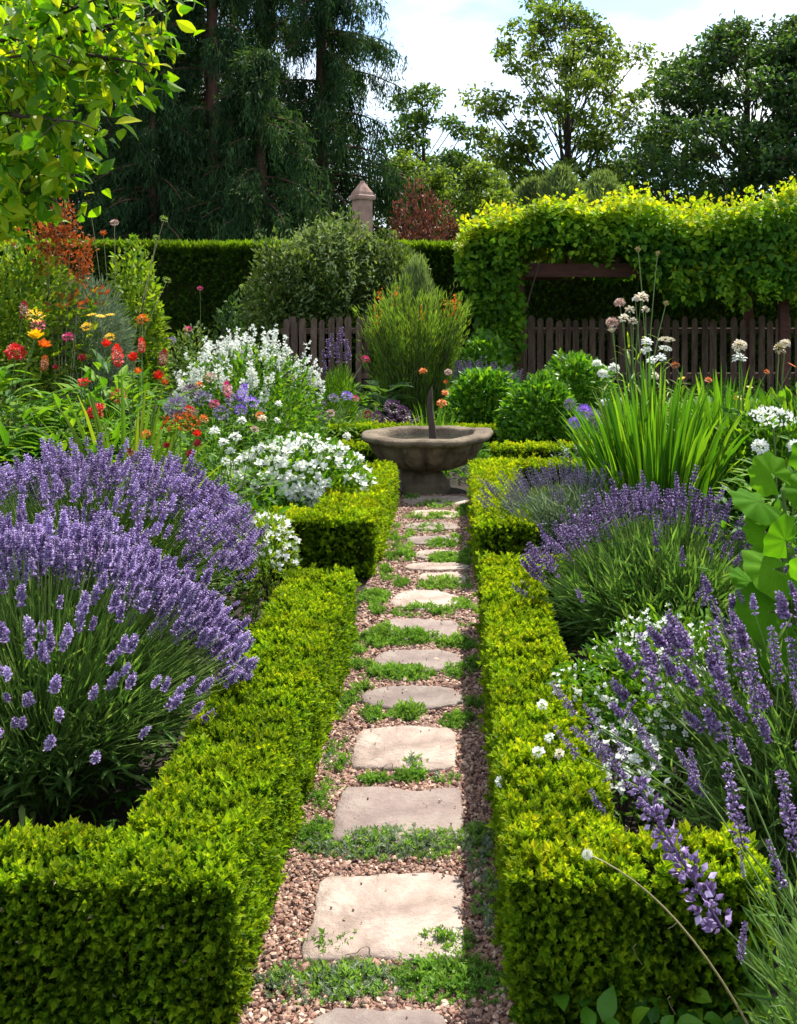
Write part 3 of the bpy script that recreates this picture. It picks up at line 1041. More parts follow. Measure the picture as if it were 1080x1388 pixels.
lavender('tall open lavender leaning over the white alyssum on the right', 1.02, 2.95, .50,   .70, 105, .095, .0021, 'lav_dark', SPK_HI, 90, nleaf=5200, leaf_len=.10, front_cut=.2, droop=.42, lean=(-.06, 0), seed=5, fat=.95)


def stem_lavender(label, base, spikes, mat='lav_dark', seed=9):
    """near, loosely grown lavender: each flower stem laid out singly. spikes: (tip px, tip py, Y, px, py of spike foot)"""
    root = thing('lavender_bush', label, 'lavender bush', tuple(base), 'lavender bushes in flower')
    g, f = Geo(), Geo()
    protos = [template_mesh(spike_near(wh=k), 'flower_spike', M[mat]) for k in (9, 8, 9, 7)]
    b = np.array(base, float)
    pos, D, S = [], [], []
    for (tx, ty, Y, fx, fy) in spikes:
        tip, foot = P(tx, ty, Y), P(fx, fy, Y)
        bb = b + np.array([U(-.06, .06), U(-.08, .08), 0.02])
        ctl = bb + (foot - bb) * np.array([.35, .4, .62])
        strands(g, bb[None], ctl[None], foot[None], .0026, .0018, 8, 5)
        pos.append(foot)
        D.append(tip - foot)
        S.append(np.linalg.norm(tip - foot))
        t = U(.1, .7, 14)[:, None]
        pp = (1 - t) ** 2 * bb + 2 * t * (1 - t) * ctl + t * t * foot
        dd = nrm(foot - bb)[None] + rng.normal(size=(14, 3)) * .6
        scatter(f, leaf_shape(.11, 3, .2, .15), pp, dd, perp(nrm(dd)), U(.04, .075, 14))
    n = 1100
    an = U(0, 6.28, n)
    rr = np.sqrt(U(0, 1, n)) * .22
    e = np.stack([b[0] + .03 + rr * np.cos(an), b[1] + .1 + rr * np.sin(an), U(.05, .34, n)], 1)
    dd = nrm(e - b) + rng.normal(size=(n, 3)) * .35
    scatter(f, leaf_shape(.10, 3, .2, .15), e, dd, perp(nrm(dd)), U(.05, .10, n))
    part(g, 'stem', M['lav_stem'], root, True)
    part(f, 'foliage', M['lav_leaf'], root)
    heads_as_children(root, protos, np.array(pos), np.array(D), np.array(S), 'flower_spike', 1.35)
    for p in protos:
        bpy.data.objects.remove(p)
    return root


stem_lavender('nearest lavender on the right, long single stems crossing the dark hedge face', (.80, 1.98, 0), [
    (862, 1062, 1.95, 975, 1252), (985, 1037, 1.95, 1006, 1145), (1058, 1046, 1.9, 1078, 1150), (1040, 1140, 1.95, 1062, 1200), (1004, 1160, 2.0, 1008, 1188), (1100, 1090, 1.95, 1096, 1180),
    (1010, 1250, 1.9, 1003, 1300), (985, 980, 2.1, 992, 1020), (1072, 925, 2.1, 1082, 960), (1120, 1000, 2.0, 1115, 1100), (935, 1015, 2.15, 945, 1062), (1150, 1120, 1.9, 1135, 1210)])
stem_lavender('spiky lavender reaching left over the right hedge towards the path', (.86, 2.72, 0), [
    (748, 925, 2.6, 778, 968), (792, 955, 2.62, 815, 990), (775, 985, 2.6, 822, 1030), (752, 985, 2.6, 782, 1025), (850, 960, 2.7, 880, 1012), (868, 860, 2.8, 890, 950), (800, 1070, 2.55, 828, 1125),
    (795, 985, 2.65, 830, 1035), (918, 1015, 2.6, 945, 1062), (830, 985, 2.65, 848, 1028), (965, 842, 2.8, 980, 948), (990, 850, 2.8, 1010, 930), (1045, 850, 2.8, 1055, 925), (1070, 865, 2.75, 1085, 940), (1015, 880, 2.7, 1030, 980),
    (842, 1120, 2.5, 832, 1145), (875, 1000, 2.65, 893, 1040), (820, 1010, 2.6, 850, 1065)])


# ------------------------------------------------------------------ mounds, shrubs and flower plants
def shell_points(c, r, n, lum, amp=.12, thick=.22, low=-.25):
    d = rand_dirs(int(n * 1.9))
    d = d[d[:, 2] > low][:n]
    k = 1 - np.abs(rng.normal(size=len(d))) * thick
    k = np.clip(k, .25, 1.05) * (1 + lum(d * 2.2 + np.array(c)) * amp)
    return np.array(c) + d * np.array(r) * k[:, None], d


def mound(name, label, cat, c, r, n, T, size, mat, amp=.12, thick=.22, stretch=(1, 1, 1), up=.4, jitter=.55, group=None, low=-.3, tops=None, seed=0, stems=True, root=None):
    """leafy shrub: c centre of the leaf mass, r half sizes"""
    root = root or thing(name, label, cat, (c[0], c[1], 0), group)
    g = Geo()
    lum = Lumps(f=1.6, seed=seed + 50)
    p, d = shell_points(c, r, n, lum, amp, thick, low)
    m = len(p)
    D = d + np.array([0, 0, up]) + rng.normal(size=(m, 3)) * jitter
    Ts = T if isinstance(T, list) else [T]
    S = size * U(.7, 1.3, m)
    for k, t in enumerate(Ts):
        sl = slice(k, m, len(Ts))
        scatter(g, t, p[sl], D[sl], perp(nrm(D[sl])) + np.array([0, 0, .6]), S[sl][:, None] * np.array(stretch))
    part(g, 'foliage', M[mat], root)
    if stems:
        s = Geo()
        k = 14
        b = np.array([c[0], c[1], 0]) + np.stack([U(-.12, .12, k) * r[0], U(-.12, .12, k) * r[1], np.zeros(k)], 1)
        q = rng.integers(0, m, k)
        e = np.array(c) + (p[q] - np.array(c)) * .75
        strands(s, b, b + (e - b) * np.array([.2, .2, .6]), e, .012 * max(r), .004 * max(r), 5, 4)
        part(s, 'stem', M['bark'], root)
    return root


def ballish(n, petal, plen, rx=1., rz=1., cap=-1., flat=0.0, jit=.12, layers=1):
    """blossom head of petals over an ellipsoid, local y is up"""
    g = Geo()
    i = np.arange(n) + .5
    z = 1 - (1 - cap) * i / n
    a = i * 2.39996
    s = np.sqrt(np.maximum(0, 1 - z * z))
    d = np.stack([np.cos(a) * s, z, np.sin(a) * s], 1) + rng.normal(size=(n, 3)) * jit
    pos = d * np.array([rx, rz, rx]) * .5
    D = d * np.array([1, 1 - flat, 1]) + np.array([0, flat, 0])
    scatter(g, petal, pos, D, np.array([0, 1., 0]), U(.8, 1.2, n) * plen, np.clip(U(0, 1, n), 0, 1))
    return geo_t(g)


PETAL = leaf_shape(.55, 3, .15, .25)
PET2 = leaf_diamond(.7, .1)


def daisy(n=12, w=.3, up=.25, core=.16):
    g = Geo()
    a = np.arange(n) * 2 * np.pi / n
    D = np.stack([np.cos(a), np.full(n, up), np.sin(a)], 1)
    scatter(g, leaf_shape(w, 3, .1, .15), np.zeros((n, 3)), D, np.array([0, 1., 0]), U(.44, .54, n))
    V, Fc = ico()
    g.add(V * np.array([core, core * .5, core]) + np.array([0, .04, 0]), Fc, np.full(12, .1))
    return geo_t(g)


def umbel(n=150, r=.5, tiny=.055, dome=.25):
    g = Geo()
    a = U(0, 6.28, n)
    rr = np.sqrt(U(0, 1, n)) * r
    rr *= 1 + .08 * np.sin(a * 7)
    pos = np.stack([rr * np.cos(a), dome * (1 - (rr / r) ** 2) * r + rng.normal(size=n) * .012, rr * np.sin(a)], 1)
    D = rng.normal(size=(n, 3)) * .5 + np.array([0, 1, 0])
    scatter(g, PET2, pos, D, rng.normal(size=(n, 3)), U(.8, 1.3, n) * tiny * 1.7)
    return geo_t(g)


HEAD = {
    'dahlia': (lambda: ballish(130, leaf_shape(.75, 3, .2, .3), .23, .66, .55, -.5, .12, .12), None),
    'oval': (lambda: ballish(60, PET2, .22, .8, .5, -.9, .2), None),
    'tulip': (lambda: ballish(14, leaf_shape(.6, 4, .35, -.1), .75, .25, .2, -.2, .75, .08), None),
    'bud': (lambda: ballish(22, leaf_shape(.5, 3, .3, 0), .55, .3, .5, -.9, .8, .06), None),
    'poker': (lambda: ballish(150, PET2, .15, .34, 1.0, -1, .2, .06), None),
    'daisy': (lambda: daisy(), None),
    'cluster': (lambda: ballish(90, leaf_diamond(.9, .1), .21, .8, .62, -.7, .15, .14), None),
    'umbel': (lambda: umbel(), None),
    'ball': (lambda: ballish(420, leaf_diamond(.22, .03), .26, .62, .62, -1, 0, .15), None),
    'loose': (lambda: ballish(34, leaf_shape(.95, 3, .15, .3), .34, .55, .42, -.5, .2, .22), None),
}
HEAD_CACHE = {}


def head_proto(kind, mat):
    k = (kind, mat)
    if k not in HEAD_CACHE:
        HEAD_CACHE[k] = template_mesh(HEAD[kind][0](), 'flower', M[mat])
    return HEAD_CACHE[k]


def flower_plant(name, label, cat, base, heads, leaf=None, n_leaf=500, leaf_r=.25, leaf_h=(.05, .8), leaf_size=.09, leaf_mat_name='fresh', stem_mat='stemg', stem_r=.003, up=.5, group=None, head_name='flower'):
    """heads: (px, py, Y, kind, material, width in photo pixels[, label])"""
    root = thing(name, label, cat, (base[0], base[1], 0), group)
    b = np.array([base[0], base[1], 0.0])
    g = Geo()
    for h in heads:
        px, py, Y, kind, mat, w = h[:6]
        p = P(px, py, Y)
        s = w * Y / F_PX * (.82 if w < 40 else 1)
        p0 = b + np.array([U(-.08, .08), U(-.08, .08), 0])
        ctl = p0 + (p - p0) * np.array([.35, .35, .6]) + np.array([U(-.04, .04), 0, 0])
        strands(g, p0[None], ctl[None], p[None] - np.array([0, 0, .1 * s]), stem_r, stem_r * .7, 7, 4)
        pr = head_proto(kind, mat)
        o = pr.copy()
        o.name = head_name
        COL.objects.link(o)
        o.parent = root
        d = nrm(p - ctl) + np.array([U(-.2, .2), -.35, .3])
        o.matrix_local = frame_matrix(Vector(p - b), d, U(0, 6), float(s))
        if len(h) > 6:
            o['label'] = h[6]
    part(g, 'stem', M[stem_mat], root)
    if n_leaf:
        f = Geo()
        T = leaf or leaf_shape(.3, 3, .15, .3)
        a = U(0, 6.28, n_leaf)
        r = np.sqrt(U(0, 1, n_leaf)) * leaf_r
        z = U(leaf_h[0], leaf_h[1], n_leaf)
        pos = b + np.stack([r * np.cos(a), r * np.sin(a), z * (1 - .3 * r / leaf_r)], 1)
        D = np.stack([np.cos(a), np.sin(a), np.full(n_leaf, up)], 1) + rng.normal(size=(n_leaf, 3)) * .5
        scatter(f, T, pos, D, np.array([0, 0, 1.]), leaf_size * U(.6, 1.4, n_leaf))
        part(f, 'foliage', M[leaf_mat_name], root)
    return root


def blade_clump(name, label, cat, c, n, h, spread, w, mat, seg=6, fold=.25, droop=.25, base_r=.08, group=None, root=None, straight=.6):
    root = root or thing(name, label, cat, (c[0], c[1], 0), group)
    g = Geo()
    a = U(0, 6.28, n)
    q = np.sqrt(U(0, 1, n))
    b = np.stack([c[0] + base_r * q * np.cos(a), c[1] + base_r * q * np.sin(a), np.zeros(n)], 1)
    hh = h * U(.6, 1.0, n) * (1 - .25 * q)
    off = spread * q * U(.5, 1.1, n)
    ctl = b + np.stack([np.cos(a) * off * .25, np.sin(a) * off * .25, hh * straight * 1.2], 1)
    e = b + np.stack([np.cos(a) * off, np.sin(a) * off, hh * (1 - droop * q * U(.3, 1.2, n))], 1)
    blades(g, b, ctl, e, w * U(.7, 1.2, n), seg, None, fold)
    part(g, 'foliage', M[mat], root)
    return root


def white_mass(label, c, r, nf, fsize, name='white_flower_plant', cat='white flowers', leaf_n=2500, leaf_size=.05, petal='white', spire=False, kids=40, up_only=.05, seed=3, leafmat='fresh', group=None, bias=None):
    """leafy mound covered with small white blossoms"""
    root = mound(name, label, cat, c, r, leaf_n, [leaf_shape(.35, 3, .15, .3)], leaf_size, leafmat, amp=.10, thick=.3, low=-.9, seed=seed, group=group)
    lum = Lumps(f=1.6, seed=seed + 50)
    p, d = shell_points(np.array(c), np.array(r) * 1.04, nf * 3, lum, .10, .10, up_only)
    cl_ = Lumps(f=2.2 / min(r), seed=seed + 9)(p) + U(-.5, .5, len(p)) > -.25
    p, d = p[cl_], d[cl_]
    if bias is not None:
        w = (d @ np.array(bias)) + rng.normal(size=len(d)) * .25
        p, d = p[w > 0], d[w > 0]
    p, d = p[:nf], d[:nf]
    g = Geo()
    bl = merge_t([ballish(6, leaf_shape(.8, 2, .1, .15), .55, .15, .1, .0, .15, .15)])
    if spire:
        k = 7
        base = np.repeat(p, k, 0)
        t = np.tile(np.arange(k) / k, len(p))[:, None]
        sh = U(.10, .24, len(p)).repeat(k)[:, None]
        dd = nrm(d * .5 + np.array([0, 0, 1.])).repeat(k, 0)
        p = base + dd * sh * t + rng.normal(size=base.shape) * .008
        d = rng.normal(size=p.shape) + np.array([0, -.3, .2])
    S = fsize * U(.7, 1.3, len(p))
    D = nrm(d * .6 + rng.normal(size=d.shape) * .45 + np.array([0, -.15, .5]))
    near = np.argsort(np.linalg.norm(p - np.array([0, 0, EYE]), axis=1) / S)
    a, b = near[:kids], near[kids:]
    pr = template_mesh(bl, 'blossom', M[petal])
    heads_as_children(root, [pr], p[a], D[a], S[a], 'blossom')
    bpy.data.objects.remove(pr)
    scatter(g, bl, p[b], D[b], perp(D[b]), S[b])
    part(g, 'blossoms', M[petal], root, kind='stuff')
    return root


# white flowers
white_mass('broad mound of large white blossoms inside the hedge corner left of the path', (-1.10, 7.2, .34), (.52, .48, .35), 400, .06, leaf_n=3800, leaf_size=.055, seed=3, up_only=-.1, kids=90, bias=(.1, -.3, .9))
white_mass('tall bush of loose white flower spires in front of the dark hedge', (-1.86, 9.3, .62), (.66, .5, .62), 165, .046, name='white_flower_bush', leaf_n=4500, leaf_size=.06, spire=True, seed=4, up_only=.15, kids=60, bias=(-.25, -.1, .9))
white_mass('small tuft of white blossoms between big lavender and hedge top', (-.97, 5.25, .29), (.16, .20, .26), 80, .036, leaf_n=900, leaf_size=.04, leafmat='shrub_light', seed=5, kids=30)
white_mass('low cloud of tiny white alyssum flowers behind the nearest lavender', (.74, 3.35, .33), (.40, .30, .25), 560, .021, name='alyssum', cat='alyssum', leaf_n=4200, leaf_size=.034, seed=6, up_only=0, kids=60, leafmat='fresh')
white_mass('pale alyssum tuft spilling on the right hedge among violet spikes', (.47, 2.95, .28), (.12, .22, .10), 90, .026, name='alyssum', cat='alyssum', leaf_n=260, leaf_size=.028, seed=7, up_only=0, kids=30)
flower_plant('white_flower_plant', 'loose white and lilac blossoms on thin stems behind the seed head grass', 'white flowers', (-1.42, 6.5), [
    (290, 585, 6.5, 'loose', 'white', 16), (303, 600, 6.5, 'loose', 'white', 15), (318, 592, 6.5, 'loose', 'white', 16), (312, 612, 6.5, 'loose', 'white', 14), (328, 570, 6.6, 'loose', 'white', 14), (345, 582, 6.6, 'cluster', 'pinkish', 12),
    (320, 690, 6.0, 'loose', 'white', 12), (305, 625, 6.4, 'loose', 'white', 13), (377, 548, 7.2, 'loose', 'white', 12), (375, 570, 7.2, 'loose', 'white', 10), (470, 592, 8.2, 'loose', 'white', 12), (355, 568, 6.7, 'loose', 'cream', 14)], n_leaf=700, leaf_r=.32, leaf_h=(.05, .65), leaf_size=.07)

# left bed, bright border flowers
flower_plant('dahlia_plant', 'leafy plant with one large red dahlia head and yellow tulip shaped flowers', 'flowering plant', (-2.85, 6.3), [
    (21, 478, 6.2, 'dahlia', 'red', 30), (48, 459, 6.3, 'tulip', 'yellow', 22), (58, 471, 6.2, 'tulip', 'orange', 18), (47, 428, 6.4, 'oval', 'yellow', 26), (51, 441, 6.4, 'oval', 'magenta', 22), (32, 420, 6.4, 'poker', 'darkred', 26), (60, 492, 6.2, 'poker', 'rust', 24)],
    n_leaf=1100, leaf_r=.42, leaf_h=(.1, 1.28), leaf_size=.16, leaf=leaf_shape(.32, 4, .15, .3))
flower_plant('yellow_daisy_plant', 'leafy plant with a cluster of flat yellow flowers above the red ones', 'flowering plant', (-2.35, 6.9), [
    (124, 427, 6.9, 'daisy', 'yellow', 20), (136, 429, 6.85, 'daisy', 'yellow', 20), (149, 427, 6.9, 'daisy', 'yellow', 18), (118, 443, 6.8, 'cluster', 'yellow', 15), (149, 457, 6.8, 'cluster', 'yellow', 14), (92, 457, 6.8, 'cluster', 'magenta', 16)],
    n_leaf=1300, leaf_r=.45, leaf_h=(.1, 1.28), leaf_size=.15, leaf=leaf_shape(.3, 4, .15, .3))
flower_plant('red_flower_plant', 'leafy plant carrying small scattered red blooms, one hanging low', 'flowering plant', (-2.30, 6.1), [
    (143, 468, 6.1, 'bud', 'red', 16), (111, 488, 6.1, 'bud', 'darkred', 15), (114, 519, 6.0, 'loose', 'red', 18), (128, 560, 5.9, 'dahlia', 'red', 24), (75, 500, 6.1, 'bud', 'darkred', 10), (175, 614, 5.8, 'loose', 'darkred', 14), (134, 553, 5.9, 'loose', 'red', 16)],
    n_leaf=1500, leaf_r=.5, leaf_h=(.05, 1.05), leaf_size=.15, leaf=leaf_shape(.26, 4, .15, .3))
flower_plant('poker_plant', 'slender plant with upright scarlet poker flowers', 'flowering plant', (-2.02, 6.35), [
    (159, 482, 6.3, 'poker', 'red', 34), (192, 468, 6.35, 'poker', 'red', 22), (221, 485, 6.3, 'poker', 'darkred', 26), (180, 487, 6.3, 'bud', 'red', 18), (215, 512, 6.25, 'bud', 'red', 18), (193, 433, 6.8, 'cluster', 'orange', 18), (161, 536, 6.1, 'oval', 'rust', 24), (187, 505, 6.3, 'bud', 'orange', 14), (222, 520, 6.3, 'bud', 'rust', 14)],
    n_leaf=500, leaf_r=.3, leaf_h=(.05, 1.05), leaf_size=.14, leaf=leaf_shape(.14, 4, .15, .3))
blade_clump('strap_leaf_plant', 'fan of broad sword leaves leaning right among the red flowers', 'strap leaf plant', (X(172, 5.75), 5.75), 70, 1.38, .5, .055, 'shrub_light', 6, .3, .06, .12)
blade_clump('ornamental_grass', 'fine upright green grass tuft above the lavender', 'grass tuft', (-1.55, 5.55), 900, 1.02, .36, .006, 'grass', 5, .1, .22, .14)
flower_plant('yarrow', 'flat rusty orange yarrow head above the grass tuft', 'yarrow', (-1.52, 5.75), [
    (244, 573, 5.7, 'umbel', 'rust', 52), (198, 588, 5.6, 'cluster', 'orange', 13), (267, 590, 5.7, 'bud', 'red', 15), (268, 604, 5.6, 'bud', 'darkred', 14), (238, 552, 5.8, 'ball', 'lav_grey', 36), (256, 556, 5.8, 'cluster', 'red', 16), (276, 568, 5.8, 'cluster', 'orange', 14), (226, 606, 5.5, 'bud', 'darkred', 12), (258, 618, 5.5, 'bud', 'darkred', 15)],
    n_leaf=350, leaf_r=.25, leaf_h=(.05, .6), leaf_size=.08)
flower_plant('salvia', 'mixed magenta and violet flower heads in front of the white spires', 'salvia', (-1.75, 7.6), [
    (308, 528, 7.6, 'poker', 'magenta', 26), (328, 532, 7.6, 'poker', 'violet', 28), (290, 548, 7.6, 'cluster', 'magenta', 16), (340, 545, 7.6, 'cluster', 'violet', 22), (285, 512, 7.7, 'cluster', 'pinkish', 18), (318, 545, 7.6, 'cluster', 'lav_grey', 24), (270, 522, 7.7, 'cluster', 'orange', 12), (352, 563, 7.5, 'cluster', 'orange', 12), (300, 560, 7.5, 'cluster', 'lav_grey', 24),
    (275, 540, 7.6, 'cluster', 'lav_grey', 26), (258, 530, 7.7, 'cluster', 'purple_leaf', 24), (326, 556, 7.5, 'cluster', 'violet', 18), (262, 560, 7.5, 'cluster', 'pinkish', 14)],
    n_leaf=900, leaf_r=.5, leaf_h=(.1, .85), leaf_size=.08)

rl = mound('rust_leaf_shrub', 'shrub with rusty orange young leaves and dark green base', 'shrub', (X(25, 9), 9.0, 1.30), (.58, .45, .88), 4200, [leaf_shape(.4, 3, .15, .3)], .085, 'shrub_light', amp=.25, thick=.35, seed=11, low=-.9)
g = Geo()
p, d = shell_points(np.array([X(30, 9), 9.0, 1.5]), np.array([.60, .45, .78]), 900, Lumps(f=1.6, seed=61), .25, .12, .1)
keep_ = Lumps(f=3, seed=4)(p) > -.15
scatter(g, leaf_shape(.4, 3, .15, .3), p[keep_], d[keep_] + rng.normal(size=p[keep_].shape) * .6 + [0, 0, .4], rand_dirs(int(keep_.sum())), U(.05, .09, int(keep_.sum())))
part(g, 'young_leaves', M['rust'], rl)
g_r = thing('rust_plume_shrub', 'slender reddish plumes rising above the rusty shrub', 'shrub', (X(85, 8.9), 8.9, 0))
g = Geo(); g2 = Geo()
for (px, py, pb) in [(88, 265, 400), (97, 290, 410), (75, 285, 400), (62, 300, 400), (118, 320, 420), (108, 335, 420), (82, 310, 400), (55, 318, 400)]:
    t_, b_ = P(px, py, 8.9), np.array([X(85, 8.9), 8.9, 0.02])
    strands(g2, b_[None], ((b_ + t_) / 2 + [U(-.05, .05), 0, .2])[None], t_[None], .006, .003, 6, 4)
    k = 110
    tt = U(0, 1, k) ** .8
    pos = t_ - np.array([0, 0, 1]) * tt[:, None] * .34 + rng.normal(size=(k, 3)) * .035
    scatter(g, leaf_diamond(.6, .1), pos, rand_dirs(k, .5), rand_dirs(k), U(.03, .055, k))
part(g, 'foliage', M['rust'], g_r)
part(g2, 'stem', M['straw'], g_r)
mound('feathery_shrub', 'soft silvery feathery shrub beside the rusty shrub', 'shrub', (X(118, 9.3), 9.3, 1.15), (.36, .3, .72), 5200, [leaf_diamond(.09, .02)], .11, 'silver', amp=.12, thick=.3, seed=12, jitter=.4, low=-.8)
mound('light_green_shrub', 'fresh yellow green shrub in front of the dark conifer', 'shrub', (X(180, 10), 10, 1.2), (.34, .34, .98), 3600, [leaf_shape(.5, 3, .15, .3)], .07, 'shrub_light', amp=.25, thick=.35, seed=13, low=-.9)
flower_plant('tall_weed', 'thin stalks with yarrow and seed heads rising against the conifer', 'tall stalks', (X(150, 9.4), 9.4), [
    (124, 293, 9.4, 'umbel', 'yellow', 12), (155, 302, 9.4, 'cluster', 'pinkish', 12), (222, 297, 9.6, 'cluster', 'shrub_light', 12), (140, 318, 9.4, 'bud', 'rust', 12), (212, 322, 9.6, 'cluster', 'shrub_light', 10), (226, 380, 9.6, 'cluster', 'shrub_light', 12)], n_leaf=120, leaf_r=.4, leaf_h=(.6, 2.2), leaf_size=.06, leaf_mat_name='shrub_light', stem_mat='straw', stem_r=.004)
mound('dusky_shrub', 'low dusky shrub with small pink blooms before the tall hedge', 'shrub', (X(262, 12), 12, .75), (.36, .3, .62), 1600, [leaf_shape(.5, 3, .15, .3)], .06, 'shrub', amp=.2, thick=.4, seed=14, low=-.9)
flower_plant('thistle', 'single magenta thistle flower on a tall stem before the tall hedge', 'thistle', (X(268, 11.5), 11.5), [(271, 391, 11.5, 'oval', 'magenta', 9), (255, 446, 11.5, 'cluster', 'magenta', 11), (232, 462, 11.5, 'cluster', 'lav_grey', 14)], n_leaf=160, leaf_r=.2, leaf_h=(.3, 1.5), leaf_size=.07)
mound('globe_spire_plant', 'grey green leafy spire with pale top before the tall hedge', 'flowering plant', (X(310, 12), 12, 1.1), (.13, .13, .6), 500, [leaf_shape(.4, 3, .15, .3)], .09, 'tree_blue', amp=.2, seed=15, low=-.9)

# centre behind the fountain
rp = thing('catmint', 'upright violet catmint spires above feathery green foliage by the fence', 'catmint', (X(458, 11.5), 11.5, 0))
f = Geo()
p, d = shell_points(np.array([X(460, 11.5), 11.5, .50]), np.array([.18, .18, .42]), 2600, Lumps(f=2, seed=2), .1, .3, -.9)
scatter(f, leaf_diamond(.1, .02), p, d + np.array([0, 0, 1.1]) + rng.normal(size=p.shape) * .3, perp(d), U(.05, .10, len(p)))
part(f, 'foliage', M['fresh'], rp)
sp = [(X(px, 11.5), 11.5 + U(-.1, .1), Z(py, 11.5)) for px, py in [(440, 490), (445, 478), (450, 468), (455, 480), (460, 472), (465, 462), (470, 480), (448, 490), (458, 492), (468, 492), (474, 488), (442, 505)]]
pr = [template_mesh(T, 'flower_spike', M['lav_dark']) for T in SPK_MID]
heads_as_children(rp, pr, np.array(sp), np.tile([0, 0, 1.], (len(sp), 1)) + U(-.1, .1, (len(sp), 3)), U(.12, .19, len(sp)), 'flower_spike')
for q in pr:
    bpy.data.objects.remove(q)

pl = thing('upright_feather_shrub', 'tall olive green shrub of upright feathery plumes with orange tips', 'shrub', (X(560, 13), 13, 0))
f, s, o_ = Geo(), Geo(), Geo()
base = np.array([X(560, 13), 13, .05])
tips = []
for k in range(180):
    a = U(0, 6.28); q = math.sqrt(U(0, 1))
    top = base + np.array([math.cos(a) * q * .72, math.sin(a) * q * .5, 1.60 - .22 * q ** 2 + .16 * math.sin(a * 3 + 1) + .12 * math.sin(a * 7 + q * 5) + U(-.25, .18)])
    mid = base + (top - base) * np.array([.5, .5, .55])
    C, T_ = strands(s, (base + [math.cos(a) * q * .38, math.sin(a) * q * .3, 0])[None], mid[None], top[None], .008, .003, 6, 3)
    m = 95
    t = U(.15, 1, m)
    pos = bez((base + [math.cos(a) * q * .38, math.sin(a) * q * .3, 0])[None], mid[None], top[None], t)[0] + rng.normal(size=(m, 3)) * .028
    D = nrm(top - mid)[None] + rng.normal(size=(m, 3)) * .28
    scatter(f, leaf_diamond(.13, .02), pos, D, perp(nrm(D)), U(.07, .12, m), np.clip(.2 + .6 * t + U(-.2, .2, m), 0, 1))
    if q < .8 and U(0, 1) < .14 and len(tips) < 12:
        tips.append(top)
        m = 16
        o_ = Geo()
        pos = top + rng.normal(size=(m, 3)) * np.array([.02, .02, .05])
        scatter(o_, leaf_diamond(.6), pos, rand_dirs(m, 1.), rand_dirs(m), U(.03, .05, m))
        part(o_, 'flower', M['orange'], pl)
part(s, 'stem', M['bark'], pl); part(f, 'foliage', M['feather'], pl)
mound('plume_shrub', 'pale grey green plume rising behind the orange tipped shrub', 'shrub', (X(564, 13.6), 13.6, 1.45), (.25, .25, .72), 4600, [leaf_diamond(.12, .02)], .13, 'grey_conifer', amp=.18, thick=.3, seed=16, up=1.6, jitter=.3, low=-.9)

EUO = [leaf_shape(.5, 3, .12, .35)]
mound('round_shrub', 'glossy round clipped shrub directly right of the fountain spout', 'shrub', (X(654, 11.7), 11.7, .36), (.46, .38, .50), 4300, EUO, .085, 'euon', amp=.2, thick=.16, seed=20, low=-.75, jitter=.45, group='glossy rounded shrubs beyond the fountain')
mound('round_shrub', 'smaller glossy round shrub in front, farther right of the spout', 'shrub', (X(730, 10.6), 10.6, .36), (.36, .32, .47), 3300, EUO, .08, 'euon', amp=.2, thick=.16, seed=21, low=-.75, jitter=.45, group='glossy rounded shrubs beyond the fountain')
mound('round_shrub', 'looser leafy green shrub at the fence foot behind the two round ones', 'shrub', (X(782, 12.6), 12.6, .52), (.42, .38, .52), 2500, EUO, .085, 'euon', amp=.2, thick=.3, seed=22, low=-.75, group='glossy rounded shrubs beyond the fountain')
mound('leafy_shrub', 'dark leafy shrub under the hanging climber beside the fence', 'shrub', (X(655, 14.2), 14.2, .60), (.40, .38, .62), 2200, EUO, .09, 'euon', amp=.2, thick=.3, seed=23, low=-.75)
for (px, Y, h, lab) in [(497, 11.6, .34, 'low fountain of arching green leaves beside the far hedge strip'), (478, 11.9, .30, 'low arching green clump at the foot of the catmint')]:
    blade_clump('arching_plant', lab, 'leafy clump', (X(px, Y), Y), 600, h * 1.6, .42, .012, 'fresh', 6, .1, .75, .1)
fp = thing('broad_leaf_plant', 'broad grey green cabbage like leaf plant by the feathery shrub', 'broad leaf plant', (X(520, 12.2), 12.2, 0))
f = Geo()
n = 34
a = U(0, 6.28, n)
pos = np.array([X(520, 12.2), 12.2, .3]) + np.stack([np.cos(a) * .12, np.sin(a) * .12, U(0, .38, n)], 1)
scatter(f, leaf_shape(.8, 5, .12, .25), pos, np.stack([np.cos(a), np.sin(a), U(.1, .8, n)], 1), np.array([0, 0, 1.]), U(.15, .28, n))
part(f, 'foliage', M['tree_blue'], fp)
flower_plant('purple_leaf_plant', 'dark purple leaved plant with crimson blooms left of the fountain spout', 'flowering plant', (X(538, 11.8), 11.8), [(546, 560, 11.7, 'cluster', 'purple_leaf', 22), (532, 552, 11.7, 'cluster', 'purple_leaf', 24), (498, 562, 11.5, 'cluster', 'darkred', 12), (512, 566, 11.4, 'cluster', 'purple_leaf', 18)], n_leaf=420, leaf_r=.3, leaf_h=(.03, .4), leaf_size=.09, leaf_mat_name='purple_leaf')
flower_plant('mallow', 'dusky violet and pink blooms left of the arching green clumps', 'flowering plant', (X(440, 10.8), 10.8), [(470, 537, 10.8, 'cluster', 'violet', 16), (482, 540, 10.8, 'cluster', 'magenta', 10), (495, 487, 11.6, 'cluster', 'magenta', 12), (432, 548, 10.7, 'cluster', 'purple_leaf', 22), (448, 560, 10.6, 'cluster', 'pinkish', 12), (452, 540, 10.8, 'cluster', 'lav_grey', 16), (438, 565, 10.5, 'cluster', 'purple_leaf', 16)], n_leaf=900, leaf_r=.45, leaf_h=(.03, .5), leaf_size=.07)
it = blade_clump('iris', 'clump of upright yellow green blades behind the fountain spout', 'iris', (X(584, 10.2), 10.2), 95, .82, .22, .018, 'bright_blade', 6, .3, .05, .16)
pr = head_proto('loose', 'orange')
